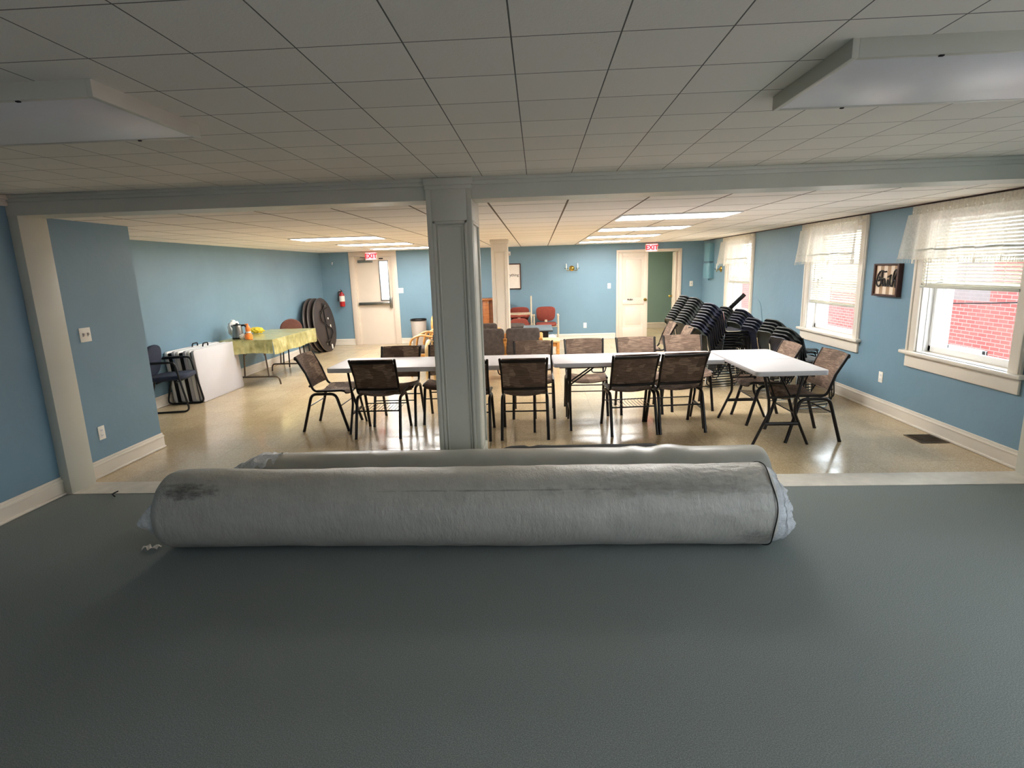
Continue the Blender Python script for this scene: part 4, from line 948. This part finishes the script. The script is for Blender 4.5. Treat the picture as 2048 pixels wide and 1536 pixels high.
# ------------------------------------------------------------------ navy sled armchair
r = thing('navy_armchair', 'navy armchair with a black tube sled frame beside the leaning folded tables', 'chair', (-4.63, 6.765, 0), -PI / 2 + math.radians(12))
for s_ in (-1, 1):
    x = 0.25 * s_
    MB().tube(fillet([(x, -0.20, 0.62), (x, 0.13, 0.63), (x, 0.235, 0.013), (x, -0.22, 0.013), (x, -0.12, 0.40)], 0.06, 6), 0.012, 10).build('side_frame', 'black', r)
    MB().box(x - 0.02, x + 0.02, -0.2, 0.08, 0.622, 0.644, 0.01).build('armrest', 'black', r)
MB().tube([(-0.25, -0.1, 0.38), (0.25, -0.1, 0.38)], 0.011, 8).tube([(-0.25, 0.12, 0.38), (0.25, 0.12, 0.38)], 0.011, 8).build('cross_tubes', 'black', r)
MB().prism(rrect(0.47, 0.46, 0.12, 8), 0.395, 0.455, 0.022, Matrix.Translation((0, 0.01, 0)) @ Matrix.Rotation(0.05, 4, 'X')).build('seat', 'navy', r, 60)
T = Matrix.Translation((0, -0.215, 0.63)) @ Matrix.Rotation(math.radians(80), 4, 'X')
MB().prism([(0.21 * math.copysign(abs(math.cos(a)) ** 0.7, math.cos(a)), 0.20 * math.copysign(abs(math.sin(a)) ** 0.8, math.sin(a))) for a in [2 * PI * k / 40 for k in range(40)]], -0.025, 0.025, 0.015, T).build('backrest', 'navy', r, 60)
MB().tube(fillet([(0.25, -0.2, 0.62), (0.25, -0.26, 0.62), (-0.25, -0.26, 0.62), (-0.25, -0.2, 0.62)], 0.05), 0.012, 8).build('back_tube', 'black', r)

# ------------------------------------------------------------------ wooden armchairs
def armchair(label, loc, rz, fab='greyfab', bh=0.77, wd='oak'):
    r = thing('upholstered_armchair', label, 'chair', loc, rz, 'wooden upholstered armchairs'); hw = 0.265
    for s_ in (-1, 1):
        x = s_ * hw
        MB().tube([(x, 0.25, 0.0), (x, 0.265, 0.25), (x, 0.265, 0.46)], 0.017, 8, sx=1.5).build('leg', wd, r)
        MB().tube([(x, -0.27, 0.0), (x, -0.18, 0.30), (x, -0.18, 0.42), (x * 0.98, -0.22, 0.62)], 0.018, 8, sx=1.3).build('leg', wd, r)
        MB().tube(fillet([(x, 0.265, 0.45), (x, 0.235, 0.60), (x, 0.08, 0.66), (x, -0.24, 0.60)], 0.16, 8), 0.018, 8, sx=1.6).build('arm', wd, r)
        MB().box(x - 0.012, x + 0.012, -0.2, 0.25, 0.30, 0.36, 0.005).build('side_rail', wd, r)
    MB().box(-hw, hw, 0.225, 0.25, 0.30, 0.36, 0.005).build('front_rail', wd, r)
    MB().prism(rrect(0.48, 0.48, 0.05), 0.36, 0.445, 0.025, Matrix.Translation((0, 0.02, 0))).build('seat', fab, r, 60)
    T = Matrix.Translation((0, -0.215, 0.36)) @ Matrix.Rotation(math.radians(82), 4, 'X')
    MB().prism([(a, b + (bh - 0.36) / 2) for a, b in rrect(0.50, bh - 0.36, 0.05)], -0.035, 0.035, 0.022, T).build('backrest', fab, r, 60)
    return r
armchair('grey honey-wood armchair behind the long table, back to us, in front of the far column', (-0.235, 8.43, 0), 0)
armchair('grey honey-wood armchair behind the long table, back to us, right beside the square column', (-0.765, 8.43, 0), 0)
armchair('grey armchair just showing its top behind the one beside the square column', (-0.93, 9.3, 0), 0.03)
armchair('grey armchair with honey wooden arms left of the square column, nearer one', (-1.76, 8.88, 0), PI / 2)
armchair('grey armchair with honey wooden arms left of the square column, farther one', (-1.68, 9.62, 0), PI / 2)
armchair('pale armed wooden armchair facing us, half hidden by the square column', (-1.31, 7.98, 0), PI, 'greyfab', 0.74, 'paleoak')
armchair('dark backed wooden armchair by the far wall beside the waste bin', (-2.06, 12.42, 0), PI, 'dark', 0.80)
r = thing('wooden_side_table', 'pale wooden side table in front of the low black table', 'table', (0.10, 9.55, 0))
MB().box(-0.25, 0.25, -0.25, 0.25, 0.40, 0.43, 0.006).build('tabletop', 'paleoak', r); MB().box(-0.21, 0.21, -0.21, 0.21, 0.33, 0.40, 0.004).build('apron', 'oak', r)
for (x, y) in ((-.22, -.22), (.22, -.22), (-.22, .22), (.22, .22)): MB().box(x - 0.022, x + 0.022, y - 0.022, y + 0.022, 0, 0.40, 0.004).build('leg', 'oak', r)
r = thing('padded_stool', 'dark grey padded stool between the far column and the low black table', 'stool', (-0.50, 11.55, 0))
MB().lathe([(0.0, 0.40), (0.20, 0.40), (0.235, 0.42), (0.235, 0.48), (0.20, 0.515), (0.0, 0.525)], 32).build('cushion', 'greyfab', r)
for (x, y) in ((-.14, -.14), (.14, -.14), (-.14, .14), (.14, .14)): MB().tube([(x * 1.2, y * 1.2, 0), (x, y, 0.41)], 0.014, 8).build('leg', 'black', r)
r = thing('waste_bin', 'grey waste bin with a dark rim against the far wall', 'bin', (-2.71, 12.58, 0))
MB().lathe([(0.0, 0), (0.145, 0), (0.15, 0.01), (0.178, 0.56), (0.172, 0.56), (0.146, 0.03), (0.0, 0.03)], 32, None, False).build('bin_body', 'grayplastic', r)
MB().lathe([(0.172, 0.585), (0.185, 0.585), (0.187, 0.55), (0.180, 0.55)], 32, None, False).build('bag_rim', 'black', r)
r = thing('low_black_table', 'low black table with a blue-grey top near the red chairs', 'table', (-0.02, 10.88, 0))
MB().prism(rrect(0.56, 0.95, 0.01), 0.475, 0.50, 0.004).build('tabletop', 'bluegreytop', r)
MB().box(-0.285, 0.285, -0.48, 0.48, 0.465, 0.485, 0.004).build('top_edge', 'black', r)
MB().box(-0.22, -0.19, -0.4, 0.4, 0, 0.47, 0.003).box(0.17, 0.20, -0.4, 0.4, 0, 0.47, 0.003).box(-0.2, 0.18, -0.4, -0.38, 0.05, 0.47).build('panel_base', 'black', r)
blob('white_bag', 'white', 'round white bundle on the floor beside the low black table', 'bag', (0.29, 12.2, 0), 0.10, 0.10, 0.10, 0.12, 2.0)
def red_chair(label, loc, rz, flip=False):
    r = thing('red_armchair', label, 'chair', loc, rz, 'rust red armchairs', rot=(PI, 0, rz) if flip else None)
    for s_ in (-1, 1):
        x = 0.265 * s_
        MB().tube(fillet([(x, -0.23, 0.0), (x, -0.20, 0.60), (x, 0.20, 0.60)], 0.06), 0.014, 8).tube(fillet([(x, 0.22, 0.0), (x, 0.20, 0.60)], 0.06), 0.014, 8).build('side_frame', 'beige', r)
        MB().box(x - 0.024, x + 0.024, -0.18, 0.22, 0.60, 0.625, 0.01).build('armrest', 'beige', r)
    MB().tube([(-0.265, -0.2, 0.37), (0.265, -0.2, 0.37)], 0.012, 8).tube([(-0.265, 0.15, 0.37), (0.265, 0.15, 0.37)], 0.012, 8).build('cross_tubes', 'beige', r)
    MB().prism(rrect(0.46, 0.46, 0.12, 8), 0.385, 0.44, 0.022).build('seat', 'red', r, 60)
    T = Matrix.Translation((0, -0.20, 0.62)) @ Matrix.Rotation(math.radians(82), 4, 'X')
    MB().prism([((0.21 + 0.025 * math.sin(a)) * math.copysign(abs(math.cos(a)) ** 0.5, math.cos(a)), 0.165 * math.copysign(abs(math.sin(a)) ** 0.6, math.sin(a))) for a in [2 * PI * k / 40 for k in range(40)]], -0.022, 0.022, 0.014, T).build('backrest', 'red', r, 60)
    MB().box(-0.03, 0.03, -0.21, -0.17, 0.36, 0.49, 0.01).build('back_bracket', 'beige', r)
    return r
red_chair('rust red armchair standing upright against the far wall, right of the stacked pair', (0.165, 12.42, 0), PI)
red_chair('lower rust red armchair of the stacked pair against the far wall', (-0.42, 12.45, 0), PI)
red_chair('upturned rust red armchair, legs in the air, on the stacked pair', (-0.42, 12.37, 1.03), PI, True)
r = thing('round_back_chair', 'brown round backed chair between gold cloth table and wall', 'chair', (-4.50, 10.12, 0), -PI / 2 - 0.9)
T = Matrix.Translation((0, -0.2, 0.66)) @ Matrix.Rotation(math.radians(82), 4, 'X')
MB().prism([(0.20 * math.cos(a), 0.18 * math.sin(a)) for a in [2 * PI * k / 40 for k in range(40)]], -0.022, 0.022, 0.014, T).build('backrest', 'brownfab', r, 60)
MB().prism(rrect(0.42, 0.42, 0.12, 8), 0.40, 0.45, 0.02).build('seat', 'brownfab', r, 60)
for (x, y) in ((-.18, -.18), (.18, -.18), (-.18, .18), (.18, .18)): MB().tube([(x * 1.1, y * 1.1, 0), (x, y, 0.40)], 0.012, 8).build('leg', 'black', r)
MB().tube([(0, -0.17, 0.42), (0, -0.21, 0.55)], 0.018, 8).build('back_bracket', 'black', r)
M['darkwood'] = wood('dark_orange_wood', (96, 54, 28), (128, 74, 40))
r = thing('wooden_lectern', 'orange brown wooden lectern against the far wall between the two columns', 'lectern', (-1.15, 12.52, 0))
MB().box(-0.30, -0.27, -0.22, 0.22, 0.06, 0.97, 0.003).build('side_panel', 'cabwood', r); MB().box(0.27, 0.30, -0.22, 0.22, 0.06, 0.97, 0.003).build('side_panel', 'cabwood', r)
MB().box(-0.27, 0.27, -0.18, -0.16, 0.06, 0.97, 0.003).build('front_panel', 'darkwood', r); MB().box(-0.06, 0.07, -0.215, -0.18, 0.06, 0.97, 0.006).build('front_pilaster', 'cabwood', r)
MB().box(-0.33, 0.33, -0.25, 0.24, 0.97, 1.005, 0.008, Matrix.Translation((0, 0, 0.0))).build('top', 'cabwood', r); MB().box(-0.32, 0.32, -0.24, 0.23, 0, 0.06, 0.006).build('base', 'cabwood', r)
MB().lathe([(0.0, 0.02), (0.014, 0.018), (0.012, 0.008), (0.006, 0.0)], 14, Matrix.Translation((0.06, -0.215, 0.92)) @ Matrix.Rotation(PI / 2, 4, 'X'), False).build('knob', 'steel', r)

# ------------------------------------------------------------------ dark stacking chairs
def stack_chair(shell, frame):
    r = thing('stacking_chair', '', 'chair')
    def back(u, v):
        k = 4 * u * (1 - u); wid = 0.205 if v > 0.15 else 0.205 - 0.03 * (1 - v / 0.15) ** 2
        z = 0.80 - 0.32 * v - 0.085 * abs(2 * u - 1) ** 5 * (1 - v) ** 2; y = -0.262 + 0.085 * v
        y += 0.045 * (1 - k) - (0.045 * (1 - v / 0.3) ** 2 if v < 0.3 else 0)
        return Vector((-wid + 2 * wid * u, y, z))
    MB().sheet(back, 20, 14, 0.013).build('backrest', shell, r, 60)
    def seat(u, v):
        k = 4 * u * (1 - u); y = -0.17 + 0.40 * v; z = 0.440 - 0.012 * k + (0.0 if v < 0.85 else -0.022 * ((v - 0.85) / 0.15) ** 2)
        return Vector((-0.205 + 0.41 * u, y, z))
    MB().sheet(seat, 10, 12, 0.012).build('seat', shell, r, 60)
    for s_ in (-1, 1):
        x = 0.218 * s_
        MB().tube(fillet([(x, -0.215, 0.70), (x, -0.165, 0.436), (x, 0.20, 0.430), (x, 0.245, 0.012), (x, -0.22, 0.012), (x, -0.175, 0.40)], 0.05, 4), 0.0075, 7).build('side_frame', frame, r)
    return r
DX, DZ = 0.024, 0.034
TH = math.radians(15); fv = Vector((math.cos(TH), math.sin(TH), 0)); lv = Vector((-math.sin(TH), math.cos(TH), 0))
protos = {}
STACKS = [((2.24, 9.15), 11, 'gbgbggbbggb', 'tall dark stack nearest the double doorway'),
          ((2.24, 8.57), 11, 'ggbggbgggbg', 'tall dark stack second from the double doorway'),
          ((2.225, 7.77), 10, 'gnnbnnbnnn', 'tall foremost dark stack behind the middle table'),
          ((2.79, 8.87), 6, 'ggggbg', 'medium dark stack under the farthest window'),
          ((2.83, 8.32), 6, 'gnnnbn', 'medium navy stack right of the black bar'),
          ((2.77, 7.68), 4, 'nnnn', 'low stack with all navy backs'),
          ((2.78, 7.10), 5, 'gggbg', 'low stack with dark green bottom back'),
          ((2.68, 6.52), 4, 'nbgg', 'lowest stack nearest the short table')]
for (cx_, cy_), n, cols, desc in STACKS:
    for k in range(n):
        shell = {'g': 'shellgreen', 'b': 'shellblack', 'n': 'shellnavy'}[cols[k]]; fr = 'chrome' if (k == 0 or (k == n - 1 and desc.startswith('tall foremost'))) else 'black'
        base = Vector((cx_, cy_, 0)) - lv * 0.2 + fv * 0.26 - fv * DX * (n - 1 - k) + Vector((0, 0, DZ * k))
        lb_ = ('topmost' if k == n - 1 else ORD[k] + (' from bottom' if k else '')) + ' chair in the ' + desc
        key = (shell, fr); rot = TH - PI / 2
        if key not in protos:
            p = stack_chair(shell, fr); p.location = base; p.rotation_euler = (0, 0, rot); p['label'] = lb_; p['group'] = 'dark stacked chairs'; protos[key] = p
        else: dup(protos[key], base, rot, lb_, 'dark stacked chairs')
a, b = Vector((2.80, 8.85, 0.78)), Vector((3.135, 8.75, 1.145)); dv = (b - a).normalized()
o = MB().box(-0.03, 0.03, -0.012, 0.012, 0, (b - a).length, 0.004).build('black_bar', 'black', loc=a); o.rotation_euler = Vector((0, 0, 1)).rotation_difference(dv).to_euler()
tag(o, 'flat black bar sticking up from the dark chair stacks before the farthest window', 'bar')
